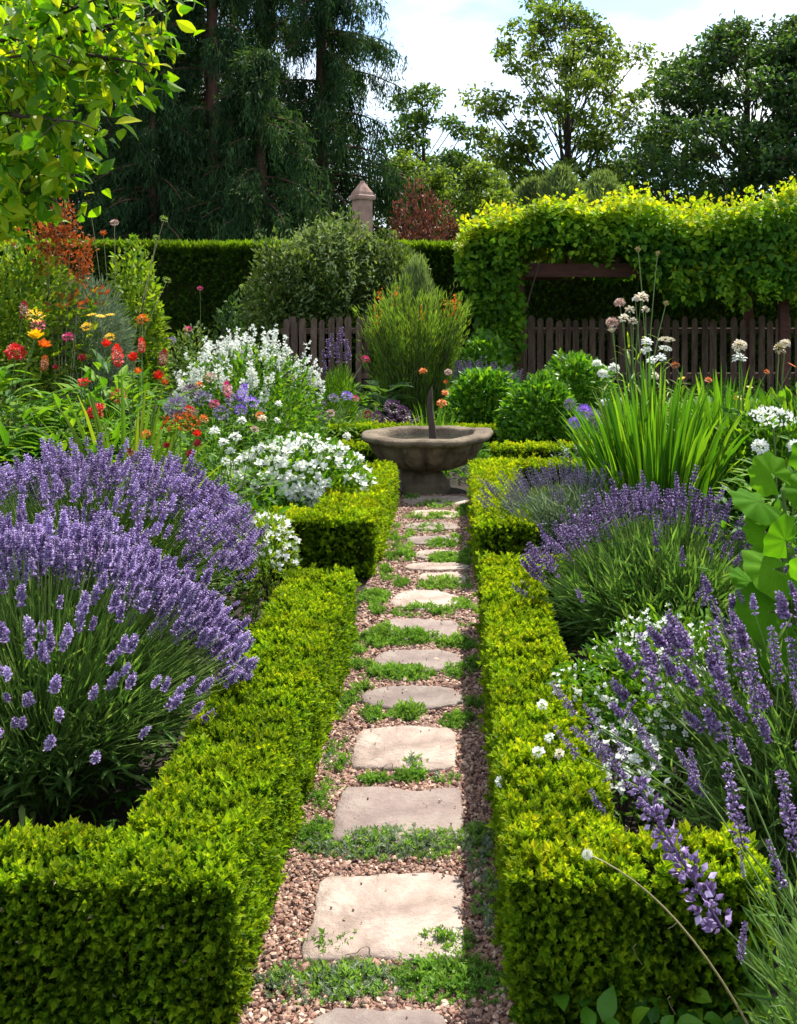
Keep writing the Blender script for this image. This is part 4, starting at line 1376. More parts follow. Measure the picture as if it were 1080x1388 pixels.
for px, py, w in [(573, 503, 9), (599, 547, 12), (603, 533, 9)]:
    o = pr.copy(); o.name = 'flower'; COL.objects.link(o); o.parent = it
    o.matrix_local = frame_matrix(Vector(P(px, py, 10.1)) - it.location, (0, -.3, 1), px, w * 10.1 / F_PX)
flower_plant('rose', 'single peach pink rose head behind the yellow green blades', 'rose', (X(607, 11), 11), [(607, 505, 11, 'dahlia', 'pinkish', 12), (604, 519, 11, 'bud', 'orange', 8)], n_leaf=160, leaf_r=.15, leaf_h=(.1, .7), leaf_size=.05)
lavender('hazy blue lavender row along the top of the round shrubs by the fence', X(655, 13.2), 13.2, .48, .72, 130, .17, .003, 'lav_grey', SPK_LO, 40, nleaf=1500, leaf_len=.12, front_cut=0, droop=.1, seed=6, leafmat='silver')
flower_plant('allium', 'two spiky violet flower balls between round shrub and strap leaves', 'allium', (X(786, 9.2), 9.2), [(792, 560, 9.2, 'ball', 'violet', 27), (778, 574, 9.1, 'ball', 'violet', 20), (806, 568, 9.2, 'ball', 'lav_grey', 28), (772, 548, 9.4, 'ball', 'lav_grey', 18)], n_leaf=300, leaf_r=.25, leaf_h=(.03, .4), leaf_size=.09, leaf_mat_name='silver')

# right bed
blade_clump('strap_leaf_plant', 'tall clump of broad green strap leaves behind the right lavenders', 'strap leaf plant', (X(888, 6.4), 6.4), 420, 1.42, .38, .044, 'bright_blade', 7, .25, .10, .30)
blade_clump('strap_leaf_plant', 'second strap leaf clump, taller blades below the round cream seed head', 'strap leaf plant', (X(980, 6.7), 6.7), 210, 1.38, .40, .056, 'bright_blade', 7, .25, .10, .18)
flower_plant('tall_seedhead_plant', 'group of pinkish cream ball flowers on tall stalks above strap leaves', 'flowering plant', (X(868, 6.9), 6.9), [
    (830, 438, 6.9, 'dahlia', 'pinkish', 20), (830, 451, 6.9, 'tulip', 'cream', 12), (840, 411, 7.0, 'dahlia', 'pinkish', 17), (854, 420, 7.0, 'loose', 'cream', 15), (869, 404, 7.0, 'loose', 'cream', 20), (861, 406, 7.0, 'loose', 'white', 10), (845, 432, 6.9, 'loose', 'cream', 15),
    (865, 340, 7.2, 'bud', 'straw', 11), (891, 345, 7.2, 'bud', 'straw', 9), (858, 436, 6.9, 'loose', 'cream', 13), (875, 420, 7.0, 'loose', 'cream', 12), (902, 413, 7.2, 'bud', 'straw', 10)], n_leaf=320, leaf_r=.3, leaf_h=(.5, 1.5), leaf_size=.10, leaf=leaf_shape(.14, 3, .1, .3), stem_mat='stemg', stem_r=.0045, leaf_mat_name='shrub_light')
flower_plant('white_flower_plant', 'white ruffled flowers stacked low on stems amid the strap leaves', 'white flowers', (X(880, 6.6), 6.6), [
    (903, 461, 6.6, 'umbel', 'cream', 26), (902, 473, 6.55, 'umbel', 'white', 22), (877, 464, 6.6, 'loose', 'white', 16), (876, 475, 6.6, 'loose', 'white', 14), (882, 489, 6.5, 'loose', 'white', 14), (896, 486, 6.5, 'loose', 'white', 16), (888, 510, 6.4, 'loose', 'cream', 12)], n_leaf=120, leaf_r=.25, leaf_h=(.5, 1.2), leaf_size=.1, leaf=leaf_shape(.14, 3, .1, .3))
flower_plant('white_flower_plant', 'three white globe flowers at the outer edge of the strap leaves', 'white flowers', (X(825, 7), 7.0), [
    (809, 493, 7, 'dahlia', 'white', 14), (817, 507, 6.95, 'dahlia', 'white', 17), (832, 499, 6.95, 'dahlia', 'white', 17), (820, 545, 6.9, 'loose', 'white', 12)], n_leaf=260, leaf_r=.2, leaf_h=(.3, 1.0), leaf_size=.09, leaf=leaf_shape(.16, 3, .1, .3))
flower_plant('seedhead_plant', 'round cream seed head with drooping bracts before the fence', 'flowering plant', (X(1002, 6.5), 6.5), [
    (1002, 469, 6.5, 'dahlia', 'cream', 22), (1002, 486, 6.5, 'loose', 'white', 20)], n_leaf=40, leaf_r=.12, leaf_h=(.6, 1.2), leaf_size=.10, leaf=leaf_shape(.16, 3, .1, .3), stem_r=.006)
flower_plant('seedhead_plant', 'smaller cream flower on a stout stalk near the pergola post', 'flowering plant', (X(1055, 6.6), 6.6), [
    (1064, 466, 6.6, 'dahlia', 'cream', 16), (1056, 473, 6.55, 'loose', 'straw', 18)], n_leaf=40, leaf_r=.12, leaf_h=(.6, 1.2), leaf_size=.09, leaf=leaf_shape(.16, 3, .1, .3), stem_r=.006)
flower_plant('yellow_daisy_plant', 'yellow and orange daisies scattered between strap leaves and fence', 'flowering plant', (X(975, 7.8), 7.8), [
    (924, 513, 7.8, 'daisy', 'yellow', 14), (950, 528, 7.8, 'daisy', 'yellow', 14), (953, 543, 7.7, 'daisy', 'yellow', 18), (998, 540, 7.6, 'daisy', 'yellow', 20), (1073, 495, 7.8, 'daisy', 'orange', 18), (1039, 504, 7.8, 'cluster', 'orange', 8), (1016, 525, 7.8, 'daisy', 'yellow', 12), (960, 515, 7.8, 'cluster', 'orange', 10), (1027, 548, 7.5, 'cluster', 'cream', 16), (915, 495, 7.9, 'cluster', 'rust', 12)],
    n_leaf=2600, leaf_r=.75, leaf_h=(.05, 1.0), leaf_size=.11)
flower_plant('wild_carrot', 'wide flat white umbel flower at the far right of the bed', 'umbel flower', (X(1050, 4.6), 4.6), [(1048, 568, 4.6, 'umbel', 'white', 62), (1030, 606, 4.5, 'dahlia', 'white', 26), (1078, 606, 4.5, 'dahlia', 'white', 24)], n_leaf=500, leaf_r=.28, leaf_h=(.1, 1.0), leaf_size=.09, stem_r=.006)
mound('filler_shrub', 'leafy green mass at the right edge behind the umbel flower', 'shrub', (X(1075, 6.3), 6.3, .48), (.42, .4, .62), 2600, [leaf_shape(.35, 3, .15, .3)], .09, 'fresh', amp=.2, thick=.35, seed=31, low=-.9)

bl = thing('broad_leaf_plant', 'plant with huge rounded bright green leaves at the right edge', 'broad leaf plant', (.98, 3.42, 0))
s = Geo()
def fan_leaf(nr=8, na=64, ribs=9):
    r = np.linspace(.03, 1, nr)
    a = np.linspace(-2.75, 2.75, na)
    V = []
    for q in r:
        k = q * .5 * (1 + .07 * np.cos(a * ribs) * q + .05 * np.sin(a * 2.3) * q - .12 * np.abs(a / 2.75) ** 3)
        z = .10 * q * q * -1 + .014 * q * np.cos(a * ribs) + .03 * np.sin(a * 2 + 1) * q * q
        V.append(np.stack([np.sin(a) * k, .42 + np.cos(a) * k, z + .12], 1))
    V = np.concatenate(V)
    R = np.tile(.40 + .45 * (np.cos(a * ribs) > .93), nr) + rng.normal(size=nr * na) * .06
    F = [[i * na + j, (i + 1) * na + j, (i + 1) * na + j + 1, i * na + j + 1] for i in range(nr - 1) for j in range(na - 1)]
    return V, np.array(F), R


BIG = fan_leaf()
bigs = [(1052, 688, 3.3, .17, (-1, -.3, .1), (0, -.6, 1)), (1062, 665, 3.4, .15, (-.5, .3, .6), (0, -.9, .5)), (1050, 715, 3.25, .12, (-.8, -.3, -.3), (0, -1, .5)), (1075, 780, 3.15, .19, (-1, -.3, .15), (.1, -.7, .8)),
        (1072, 835, 3.1, .20, (-1, -.2, .1), (-.2, -.8, .6)), (1070, 745, 3.2, .15, (-.5, -.4, .6), (0, -1, .3)), (1100, 800, 3.15, .2, (.1, -.4, .5), (0, -1, .3)), (1095, 870, 3.05, .2, (-.5, -.4, -.4), (0, -1, .5)), (990, 850, 3.3, .11, (-.8, -.3, .3), (0, -.7, .8)), (1090, 700, 3.4, .2, (.4, .4, .6), (0, -1, .3)), (1095, 650, 3.4, .17, (.3, 0, .7), (0, -1, .6)), (1030, 800, 3.3, .13, (-.7, -.2, .3), (0, -.6, .9))]
for (px, py, Y, sz, d, nn) in bigs:
    f = Geo()
    p0 = P(px, py, Y)
    scatter(f, BIG, p0[None], np.array([d], float), np.array([nn], float), sz, np.array([U(.4, 1)]))
    part(f, 'leaf', M['lime'] if sz < .12 else M['bigleaf'], bl, True)
    b0 = np.array([1.03, 3.42, 0])
    strands(s, b0[None], (b0 * .5 + p0 * .5 + np.array([.06, .03, .1]))[None], p0[None], .012, .006, 8, 6)
part(s, 'stem', M['stemg'], bl, True)
fl = thing('seed_stalk', 'long bare stalk with a fuzzy white tip leaning across the near hedge', 'seed head', (.62, 2.05, 0))
s = Geo()
strands(s, P(1035, 1430, 2.08)[None], P(925, 1210, 2.1)[None], P(797, 1158, 2.15)[None], .003, .0014, 12, 5)
part(s, 'stem', M['straw'], fl)
o = head_proto('ball', 'white').copy(); o.name = 'flower'; COL.objects.link(o); o.parent = fl
o.matrix_local = frame_matrix(Vector(P(796, 1158, 2.15)) - fl.location, (-1, 0, .2), 0, .02)
flower_plant('white_flower_sprig', 'few single white blossoms poking out of the right hedge side', 'white flowers', (.30, 2.9), [
    (678, 1060, 2.75, 'loose', 'white', 15), (747, 1138, 2.62, 'loose', 'white', 13), (763, 1105, 2.66, 'loose', 'white', 16), (730, 1020, 2.85, 'loose', 'white', 18), (775, 1120, 2.62, 'loose', 'white', 12), (735, 955, 3.0, 'loose', 'white', 16), (787, 1105, 2.66, 'loose', 'white', 14), (758, 1022, 2.85, 'loose', 'cream', 15), (745, 1000, 2.9, 'loose', 'white', 14)], n_leaf=0, stem_r=.001)
flower_plant('broad_weed', 'low dark rounded leaves at the foot of the right hedge face', 'weed', (.50, 2.22), [], n_leaf=70, leaf_r=.2, leaf_h=(.01, .09), leaf_size=.06, leaf=leaf_shape(.7, 4, .1, .3), leaf_mat_name='euon') if False else None
wd = thing('broad_weed', 'low dark rounded leaves at the foot of the right hedge face', 'weed', (.45, 2.28, 0))
f = Geo()
n = 90
pos = np.stack([U(.22, .85, n), U(2.16, 2.34, n), U(.01, .09, n)], 1)
scatter(f, leaf_shape(.65, 4, .12, .3), pos, rand_dirs(n, .3), np.array([0, -.3, 1.]), U(.04, .075, n))
part(f, 'foliage', M['euon'], wd)

# underplanting that nobody could count
ug = Geo()
for (x0, x1, y0, y1, n, h, sz) in [(-3.6, -1.0, 5.4, 8.6, 5200, .42, .10), (-3.8, -1.45, 8.6, 13, 4200, .40, .10), (1.1, 3.6, 6.6, 9, 3300, .40, .10), (1.35, 4.6, 9, 13.5, 3600, .32, .10), (-.7, .5, 11.2, 14, 1800, .32, .09), (-.75, .5, 9.35, 10.6, 1100, .22, .07), (.3, 1.2, 8.5, 9.2, 300, .1, .05), (.45, 1.6, 9.7, 10.6, 600, .12, .06), (-1.4, -.7, 9.7, 10.6, 500, .12, .06), (-2.4, -.95, 2.8, 5.4, 1500, .14, .06), (.55, 1.6, 2.7, 6, 1800, .14, .06), (-6, 6, 13.5, 17, 5200, .35, .13)]:
    xy = np.stack([U(x0, x1, n), U(y0, y1, n)], 1)
    l = Lumps(f=2.4, seed=int(n))(np.c_[xy, np.zeros(n)])
    z = U(0, 1, n) * h * (1 + .7 * l)
    D = rand_dirs(n, .8)
    scatter(ug, leaf_shape(.32, 3, .15, .3), np.c_[xy, z], D, np.array([0, 0, 1.]) + rng.normal(size=(n, 3)) * .4, sz * U(.5, 1.4, n), np.clip(U(0, .7, n) + .25 * l, 0, 1))
tag(ug.build('underplanting', M['fresh']), 'mixed green leafy growth filling the beds between the flowering plants', None, None, 'stuff')

# ------------------------------------------------------------------ fountain
FX, FY = X(578, 9.0), 9.0
ft = thing('stone_fountain', 'weathered stone fountain bowl on a squat foot at the end of the path', 'fountain', (FX, FY, 0))
lobe = Lumps(f=3, seed=5)


def flute(r, z, a):
    k = np.clip((r - .13) / .2, 0, 1) * .24
    return r * (1 + k * (np.abs(np.sin(a * 6)) ** .6 - .85)), z + .012 * k * 0


g = Geo()
lathe(g, [(.10, .195), (.16, .192), (.26, .205), (.35, .245), (.42, .305), (.465, .37), (.495, .425), (.50, .445)], 128, (FX, FY, 0), flute)
bowl = part(g, 'bowl', M['fountain'], ft, True)


def rimf(r, z, a):
    up = .026 * np.exp(-((a - .1 + np.pi) % (2 * np.pi) - np.pi) ** 2 / .25)
    w = 1 + .012 * np.sin(a * 5 + 1) + .008 * np.sin(a * 11)
    return r * w, z + up + .004 * np.sin(a * 7)


g = Geo()
lathe(g, [(.495, .435), (.545, .443), (.572, .462), (.575, .485), (.560, .502), (.50, .508), (.435, .503), (.415, .490), (.405, .455), (.38, .40), (.30, .36), (.1, .34), (.01, .34)], 96, (FX, FY, 0), rimf)
rim = part(g, 'rim', M['fountain'], ft, True)
rim.location = rim.location - bowl.location
rim.parent = bowl
g = Geo()
lathe(g, [(.408, .449), (.2, .449), (.004, .449)], 48, (FX, FY, 0))
part(g, 'water', M['water'], ft)
g = Geo()
lathe(g, [(.205, -.01), (.21, .05), (.205, .085), (.185, .095), (.165, .13), (.13, .17), (.115, .20)], 48, (FX, FY, 0))
part(g, 'pedestal', M['fountain'], ft, True)
g = Geo()
sx = X(586, 9)
t = np.linspace(0, 1, 9)
V = []
for k in t:
    w = .038 * (1 - .4 * k) * (1.35 if k < .12 else 1) * (1 if k < .95 else .55)
    cx_ = sx - FX - .02 * k + .008 * math.sin(k * 7)
    for a in (0, 1, 2, 3, 4, 5):
        an = a * math.pi / 3 + .3
        V.append([FX + cx_ + w * math.cos(an), FY + w * .8 * math.sin(an), .36 + .53 * k + (.03 * math.cos(an) if k > .95 else 0)])
F = [[i * 6 + j, i * 6 + (j + 1) % 6, (i + 1) * 6 + (j + 1) % 6, (i + 1) * 6 + j] for i in range(8) for j in range(6)]
g.add(np.array(V), [np.array(F), np.array([[48, 49, 50, 51, 52, 53]])])
part(g, 'spout', M['spout'], ft)
g = Geo()
box_geo(g, (0, 0, .10), (.16, .22, .2), None, .3, 0, .85, .012)
o = g.build('stone_block', M['slab_grey'])
o.location = (X(552, 9.05), 9.08, 0)
tag(o, 'small pale stone block standing against the fountain foot', 'stone block')

# ------------------------------------------------------------------ picket fence
fn = thing('picket_fence', 'weathered brown picket fence of uneven pointed pales under the pergola', 'fence', (1.0, 17.2, 0))
YF = 17.2
x = X(388, YF)
while x < X(1110, YF):
    if not (X(497, YF) < x < X(655, YF)):
        g = Geo()
        h = 1.42 + pyr.uniform(-.05, .05)
        w = .105 + pyr.uniform(-.015, .015)
        ln = pyr.uniform(-.012, .012)
        V = np.array([[-w / 2, 0, 0], [w / 2, 0, 0], [w / 2 + ln, 0, h - .05], [w * .22 + ln, 0, h], [-w * .22 + ln, 0, h - .004], [-w / 2 + ln, 0, h - .06]])
        B2 = V + np.array([0, .024, 0])
        F6 = np.array([[0, 1, 2, 3, 4, 5], [11, 10, 9, 8, 7, 6]])
        F4 = np.array([[i, i + 6, (i + 1) % 6 + 6, (i + 1) % 6] for i in range(6)])
        g.add(np.r_[V, B2] + np.array([x, YF - .03 + pyr.uniform(-.004, .004), 0]), [F6, F4], np.full(12, pyr.random()))
        part(g, 'pale', M['fence'], fn)
    x += .152 + pyr.uniform(-.02, .02)
for z in (.45, 1.20):
    for xa, xb in ((X(380, YF), X(500, YF)), (X(650, YF), X(1115, YF))):
        g = Geo()
        box_geo(g, ((xa + xb) / 2, YF + .035, z), (xb - xa, .05, .09), pyr.random(), 0, 0, 1, .008)
        part(g, 'rail', M['fence'], fn)
for px in (395, 495, 698, 830, 1065):
    g = Geo()
    box_geo(g, (X(px, YF), YF + .12, .72), (.11, .11, 1.44), pyr.random())
    part(g, 'post', M['fence'], fn)

# ------------------------------------------------------------------ pergola and its climber
YP = 15.6
pg = thing('pergola', 'dark red brown timber pergola carrying the golden climber', 'pergola', (3.0, YP, 0))
x0, x1 = X(676, YP), X(1250, YP)
for yy, z in ((YP, 2.15), (YP + 1.9, 2.15)):
    g = Geo()
    box_geo(g, ((x0 + x1) / 2, yy, z), (x1 - x0, .12, .20), None, 0, 0, 1, .004)
    part(g, 'beam', M['beam'], pg)
for px in (704, 1062):
    for dy in (0, 1.9):
        g = Geo()
        box_geo(g, (X(px, YP), YP + dy, 1.02), (.13, .13, 2.04))
        part(g, 'post', M['beam'], pg)
for k in range(9):
    g = Geo()
    box_geo(g, (x0 + .35 + k * .72, YP + 1.05, 2.30), (.07, 2.2, .10))
    part(g, 'rafter', M['beam'], pg)
g = Geo()
box_geo(g, (X(688, YP), YP - .02, 2.30), (.11, .12, .10), None, .2, 0, .8, .01)
part(g, 'end_cap', M['pillar'], pg)

cl = thing('climber', 'golden green climber heaped on the pergola and hanging down its side', 'climbing plant', (X(660, 15.2), 15.2, 0))
f = Geo()
LF = [leaf_shape(.85, 3, .12, .3, .4), leaf_shape(.7, 3, .15, .3, .4)]
lum = Lumps(f=1.3, seed=77)


def hop_fill(x0, x1, y0, y1, zf0, zf1, n, size=.13):
    x_, y_, u_ = U(x0, x1, n), U(y0, y1, n), U(0, 1, n)
    q = np.stack([x_, y_, u_ * 0], 1)
    lo = zf0(x_) + .20 * lum(q * 1.7 + 9)
    hi = zf1(x_) + .26 * lum(q) + .14 * Lumps(f=4, seed=8)(q)
    z = lo + (hi - lo) * u_ ** .8
    young = np.clip((z - hi + .55) / .5, 0, 1)  # crest leaves coloured brighter, standing in for sun on the young growth
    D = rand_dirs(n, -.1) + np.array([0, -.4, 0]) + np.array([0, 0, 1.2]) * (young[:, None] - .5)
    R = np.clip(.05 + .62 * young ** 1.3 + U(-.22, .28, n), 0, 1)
    for k in range(2):
        sl = slice(k, n, 2)
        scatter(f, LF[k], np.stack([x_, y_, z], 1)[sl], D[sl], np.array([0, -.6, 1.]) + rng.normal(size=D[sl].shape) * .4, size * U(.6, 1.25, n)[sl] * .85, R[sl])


top = lambda a: np.interp(a, [0.0, .3, .8, 1.4, 2, 2.8, 3.5, 4.4, 6], [2.6, 2.95, 3.05, 3.18, 3.05, 3.2, 3.08, 3.22, 3.12])
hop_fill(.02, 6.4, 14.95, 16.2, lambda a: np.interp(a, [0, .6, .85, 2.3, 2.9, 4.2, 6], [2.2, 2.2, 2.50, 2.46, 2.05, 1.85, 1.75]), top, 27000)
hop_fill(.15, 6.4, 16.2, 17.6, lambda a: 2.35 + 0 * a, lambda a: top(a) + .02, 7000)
for z0_, z1_, xa_, xb_, k_ in [(1.9, 2.6, .05, .95, 1500), (1.3, 2.1, .18, .88, 1300), (.7, 1.5, .28, .92, 1200), (.2, .9, .2, .85, 900), (1.2, 1.8, .55, 1.0, 400)]:
    n = k_
    a_ = rand_dirs(n) * (U(0, 1, n) ** .35)[:, None] * (1 + .25 * lum(rand_dirs(n)))[:, None]
    c_ = np.array([(xa_ + xb_) / 2, 15.25, (z0_ + z1_) / 2])
    pos = c_ + a_ * np.array([(xb_ - xa_) * .56, .42, (z1_ - z0_) * .62])
    scatter(f, LF[0], pos, rand_dirs(n, -.1) + np.array([0, -.4, 0]), np.array([0, -.6, 1.]) + rng.normal(size=(n, 3)) * .4, U(.06, .12, n), np.clip(U(0, .5, n), 0, 1))
hop_fill(.7, 3.4, 15.8, 17.4, lambda a: 2.22 + 0 * a, lambda a: 2.6 + 0 * a, 3800)
hop_fill(3.1, 6.4, 15.0, 15.6, lambda a: 1.72 + 0 * a, lambda a: 2.4 + 0 * a, 2600)
# upright new shoots along the crest
k = 300
bx_, by_ = U(.05, 6.2, k), U(15, 17, k)
tp_ = top(bx_) + .20 * lum(np.stack([bx_, by_, 0 * bx_], 1)) - .05
for i in range(k):
    m = 9
    hh = np.linspace(0, U(.10, .34), m)
    pos = np.stack([bx_[i] + hh * U(-.4, .4), np.full(m, by_[i]), tp_[i] + hh], 1) + rng.normal(size=(m, 3)) * .02
    scatter(f, LF[0], pos, rand_dirs(m, .6), rand_dirs(m, .5), U(.05, .09, m), U(.6, 1, m))
for i in range(120):
    x_ = U(.1, 6.2)
    z0 = float(np.interp(x_, [0, .9, 2.3, 3.0, 4.2, 6], [2.0, 2.6, 2.6, 2.0, 1.85, 1.75]))
    m = 12
    hh = np.linspace(0, U(.15, .5), m)
    pos = np.stack([x_ + hh * U(-.3, .3), np.full(m, U(14.8, 15.4)), z0 + .15 - hh], 1) + rng.normal(size=(m, 3)) * .02
    scatter(f, LF[1], pos, rand_dirs(m, -.4) + np.array([0, -.4, 0]), np.array([0, -.6, 1.]) + rng.normal(size=(m, 3)) * .4, U(.06, .11, m), U(.2, .6, m))
part(f, 'foliage', M['hop'], cl)
s = Geo()
k = 16
b = np.stack([U(.3, .75, k), U(15.1, 15.7, k), np.zeros(k)], 1)
strands(s, b, b + np.array([0, 0, 1.2]) + U(-.15, .15, (k, 3)), b + np.stack([U(-.2, .6, k), U(-.1, .3, k), U(2.1, 2.6, k)], 1), .02, .01, 6, 5)
part(s, 'stem', M['bark'], cl)

# ------------------------------------------------------------------ tall hedge, big shrub, pillar
th_ = thing('tall_hedge', 'high dark clipped hedge with a bright fuzzy top behind the fence', 'hedge', (0, 20.2, 0))
f = Geo()
c = Geo()
hx0, hx1, hy0, hy1, hh = -12, 9, 19.5, 20.9, 2.66
box_geo(c, ((hx0 + hx1) / 2, (hy0 + hy1) / 2, (hh - .1) / 2), (hx1 - hx0 - .2, hy1 - hy0 - .2, hh - .1))
tp = [sprig(8, .3, 1, .6, size=.6) for _ in range(4)]
lum = Lumps(f=1.5, seed=31)
n = 16000
p = np.stack([U(hx0, hx1, n), hy0 + U(0, .12, n), U(0, 1, n) * hh], 1)
p[:, 1] += lum(p) * .06
n2 = 16000
p2 = np.stack([U(hx0, hx1, n2), hy0 + (hy1 - hy0) * U(0, 1, n2) ** 1.8, np.full(n2, hh - .06)], 1)
p2[:, 2] += lum(p2) * .03
for k in range(4):
    a, b = p[k::4], p2[k::4]
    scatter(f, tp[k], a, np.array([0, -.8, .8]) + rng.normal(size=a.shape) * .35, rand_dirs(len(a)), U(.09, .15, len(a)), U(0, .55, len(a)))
    scatter(f, tp[k], b, np.array([0, -.1, 1]) + rng.normal(size=b.shape) * .25, rand_dirs(len(b)), U(.13, .26, len(b)), U(.6, 1, len(b)))  # top shoots coloured bright yellow-green, sunlight put into their colour
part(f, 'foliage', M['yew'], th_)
part(c, 'core', M['boxcore'], th_)

SH = [leaf_shape(.45, 3, .15, .25)]
big = mound('olive_shrub', 'large rounded olive green shrub with silvery top before the tall hedge', 'shrub', (X(455, 18.3), 18.3, 1.35), (1.1, .8, 1.6), 14000, SH, .105, 'shrub', amp=.32, thick=.26, seed=40, low=-.8, jitter=.6)
mound('', None, None, (X(388, 18), 18.0, 1.3), (.80, .6, 1.4), 7500, SH, .105, 'shrub', amp=.35, thick=.3, seed=43, low=-.8, root=big, stems=False)
mound('', None, None, (X(528, 18.4), 18.4, 1.6), (.85, .6, 1.35), 7500, SH, .10, 'shrub', amp=.35, thick=.3, seed=44, low=-.8, root=big, stems=False)
mound('', None, None, (X(430, 18.5), 18.5, 2.2), (.6, .5, .75), 4200, SH, .10, 'grey_conifer', amp=.4, thick=.35, seed=45, low=-.4, root=big, stems=False)
f = Geo()
k = 520
a_ = rand_dirs(k, .9)
b_ = np.array([X(455, 18.3), 18.3, 1.35]) + a_ * np.array([1.38, .8, 1.5]) * .98
m = 7
for i in range(k):
    h_ = np.linspace(0, U(.12, .32), m)
    pos = b_[i] + h_[:, None] * (a_[i] * .4 + np.array([0, 0, .9])) + rng.normal(size=(m, 3)) * .02
    scatter(f, SH[0], pos, rand_dirs(m, .8), rand_dirs(m), U(.05, .10, m), U(.5, 1, m))
part(f, 'new_shoot', M['grey_conifer'], big)
mound('low_dark_shrub', 'dark leafy shrub at the fence foot under the olive shrub', 'shrub', (X(455, 17.8), 17.9, .75), (1.3, .5, .85), 4200, SH, .11, 'yew', amp=.2, thick=.25, seed=41, low=-.8)

YS = 22.5
pw = 21 * YS / F_PX
pp = thing('stone_pillar', 'pinkish stone pillar with a domed cap rising behind the tall hedge', 'pillar', (X(491, YS), YS, 0))
g = Geo()
zt = Z(270, YS)
box_geo(g, (0, 0, zt / 2), (pw * .98, pw * .98, zt), None, 0, 0, .97)
for k in (0, 1, 2):
    box_geo(g, (0, 0, zt * .35 + k * .75), (pw * 1.0, pw * 1.0, .02), None, 0, 0, 1)
o = part(g, 'shaft', M['pillar'], pp)
o.location = (0, 0, 0); o.rotation_euler[2] = .62
g = Geo()
def sq(r, z, a):
    k = np.maximum(np.abs(np.cos(a)), np.abs(np.sin(a)))
    f_ = np.clip(1 - (z - .16) / .2, 0, 1)
    return r * (f_ / k + (1 - f_) * (1 + .07 * np.abs(np.cos(a * 2)))), z
lathe(g, [(pw * .01, 0), (pw * .60, 0), (pw * .64, .035), (pw * .64, .085), (pw * .55, .10), (pw * .50, .17), (pw * .36, .27), (pw * .21, .35), (pw * .17, .36), (pw * .15, .41), (pw * .02, .42)], 32, (0, 0, 0), sq)
o = part(g, 'cap', M['pillar'], pp)
o.location = (0, 0, zt - .02); o.rotation_euler[2] = .62


# ------------------------------------------------------------------ trees
def deciduous(name, label, base, height, prof, npads, leafn, leaf_size, mat, pad=(1.0, .5), trunk_r=.2, seed=0, cat='tree', group=None, lo=.25, bark='bark', lean=0.0, T=None):
    """prof(t)-> crown half width at height fraction t. Each leaf pad hangs on its own limb."""
    global rng
    keep, rng = rng, np.random.default_rng(500 + seed)
    root = thing(name, label, cat, (base[0], base[1], 0), group)
    b = np.array([base[0], base[1], 0.0])
    w, f = Geo(), Geo()
    topp = b + np.array([lean, 0, height * .96])
    strands(w, b[None], ((b + topp) / 2 + [U(-.3, .3), 0, 0])[None], topp[None], trunk_r, trunk_r * .12, 12, 8)
    T = T or leaf_shape(.55, 2, .15, .3)
    for i in range(npads):
        t = lo + (1 - lo) * (i + U(0, 1)) / npads
        a = U(0, 6.28)
        r = prof(t) * math.sqrt(U(.12, 1))
        c = b + np.array([math.cos(a) * r + lean * t, math.sin(a) * r, t * height + U(-.2, .2)])
        st = b + np.array([lean * t * .8, 0, max(.15, (t - .12 - .10 * r / max(height * .2, .1))) * height])
        strands(w, st[None], ((st + c) / 2 + [0, 0, -.06 * r])[None], c[None], trunk_r * .35 * (1.1 - t), .02, 6, 4)
        ps = U(.6, 1.15) * (1.15 - .5 * t)
        n = int(leafn * ps)
        d = rand_dirs(n, .25)
        k = np.abs(rng.normal(size=n)) * .25 + .62
        sub = Lumps(f=2.2, seed=seed * 97 + i)
        k = k * (1 + .35 * sub(d * 1.5))
        pos = c + d * np.array([pad[0], pad[0], pad[1]]) * ps * k[:, None]
        scatter(f, T, pos, rand_dirs(n, -.1), np.array([0, 0, 1.]) + rng.normal(size=(n, 3)) * .7, leaf_size * U(.6, 1.3, n))
        m = 7
        e = c + rand_dirs(m) * np.array([pad[0], pad[0], pad[1]]) * ps * .9
        strands(w, c[None], (c + e) / 2, e, .018, .006, 3, 3)
    part(w, 'trunk', M[bark], root)
    part(f, 'crown', M[mat], root)
    rng = keep
    return root


deciduous('broadleaf_tree', 'tall airy tree with thin pointed crown standing alone against the sky', (X(765, 44), 44), 14.6, lambda t: 3.9 * math.sin(math.pi * min(1, max(0, (1.05 - t) * .95)) ** .8) * .95 + .3, 130, 230, .23, 'tree_light', (1.0, .6), .30, 1)
deciduous('broadleaf_tree', 'broad dark green tree at the upper right, partly cut by the frame', (X(1015, 40), 40), 12.3, lambda t: 4.6 * math.sin(math.pi * (1.02 - t)) ** .6 if t < 1 else .5, 120, 360, .23, 'tree_blue', (1.3, .8), .38, 2)
deciduous('broadleaf_tree', 'darker tree filling the gap left of the broad right hand tree', (X(905, 46), 46), 9.8, lambda t: 2.6 * math.sin(math.pi * (1.03 - t)) ** .7 if t < 1 else .4, 54, 330, .24, 'tree_blue', (1.1, .7), .28, 3)
deciduous('broadleaf_tree', 'tree beyond the right frame edge with its dark crown reaching in', (X(1120, 38), 38), 12.6, lambda t: 3.0 * math.sin(math.pi * (1.02 - t)) ** .6 if t < 1 else .4, 80, 480, .23, 'tree_blue', (1.4, .85), .3, 4)
deciduous('broadleaf_tree', 'thin mid green tree between the conifers and the airy tree', (X(572, 42), 42), 10.4, lambda t: 2.4 * math.sin(math.pi * (1.03 - t)) ** .6 if t < 1 else .4, 64, 170, .2, 'tree', (.8, .5), .18, 5)
deciduous('broadleaf_tree', 'low dark tree behind the copper shrub', (X(600, 48), 48), 8.6, lambda t: 3.0 * math.sin(math.pi * (1.03 - t)) ** .5 if t < 1 else .4, 50, 420, .26, 'tree', (1.3, .8), .2, 6)
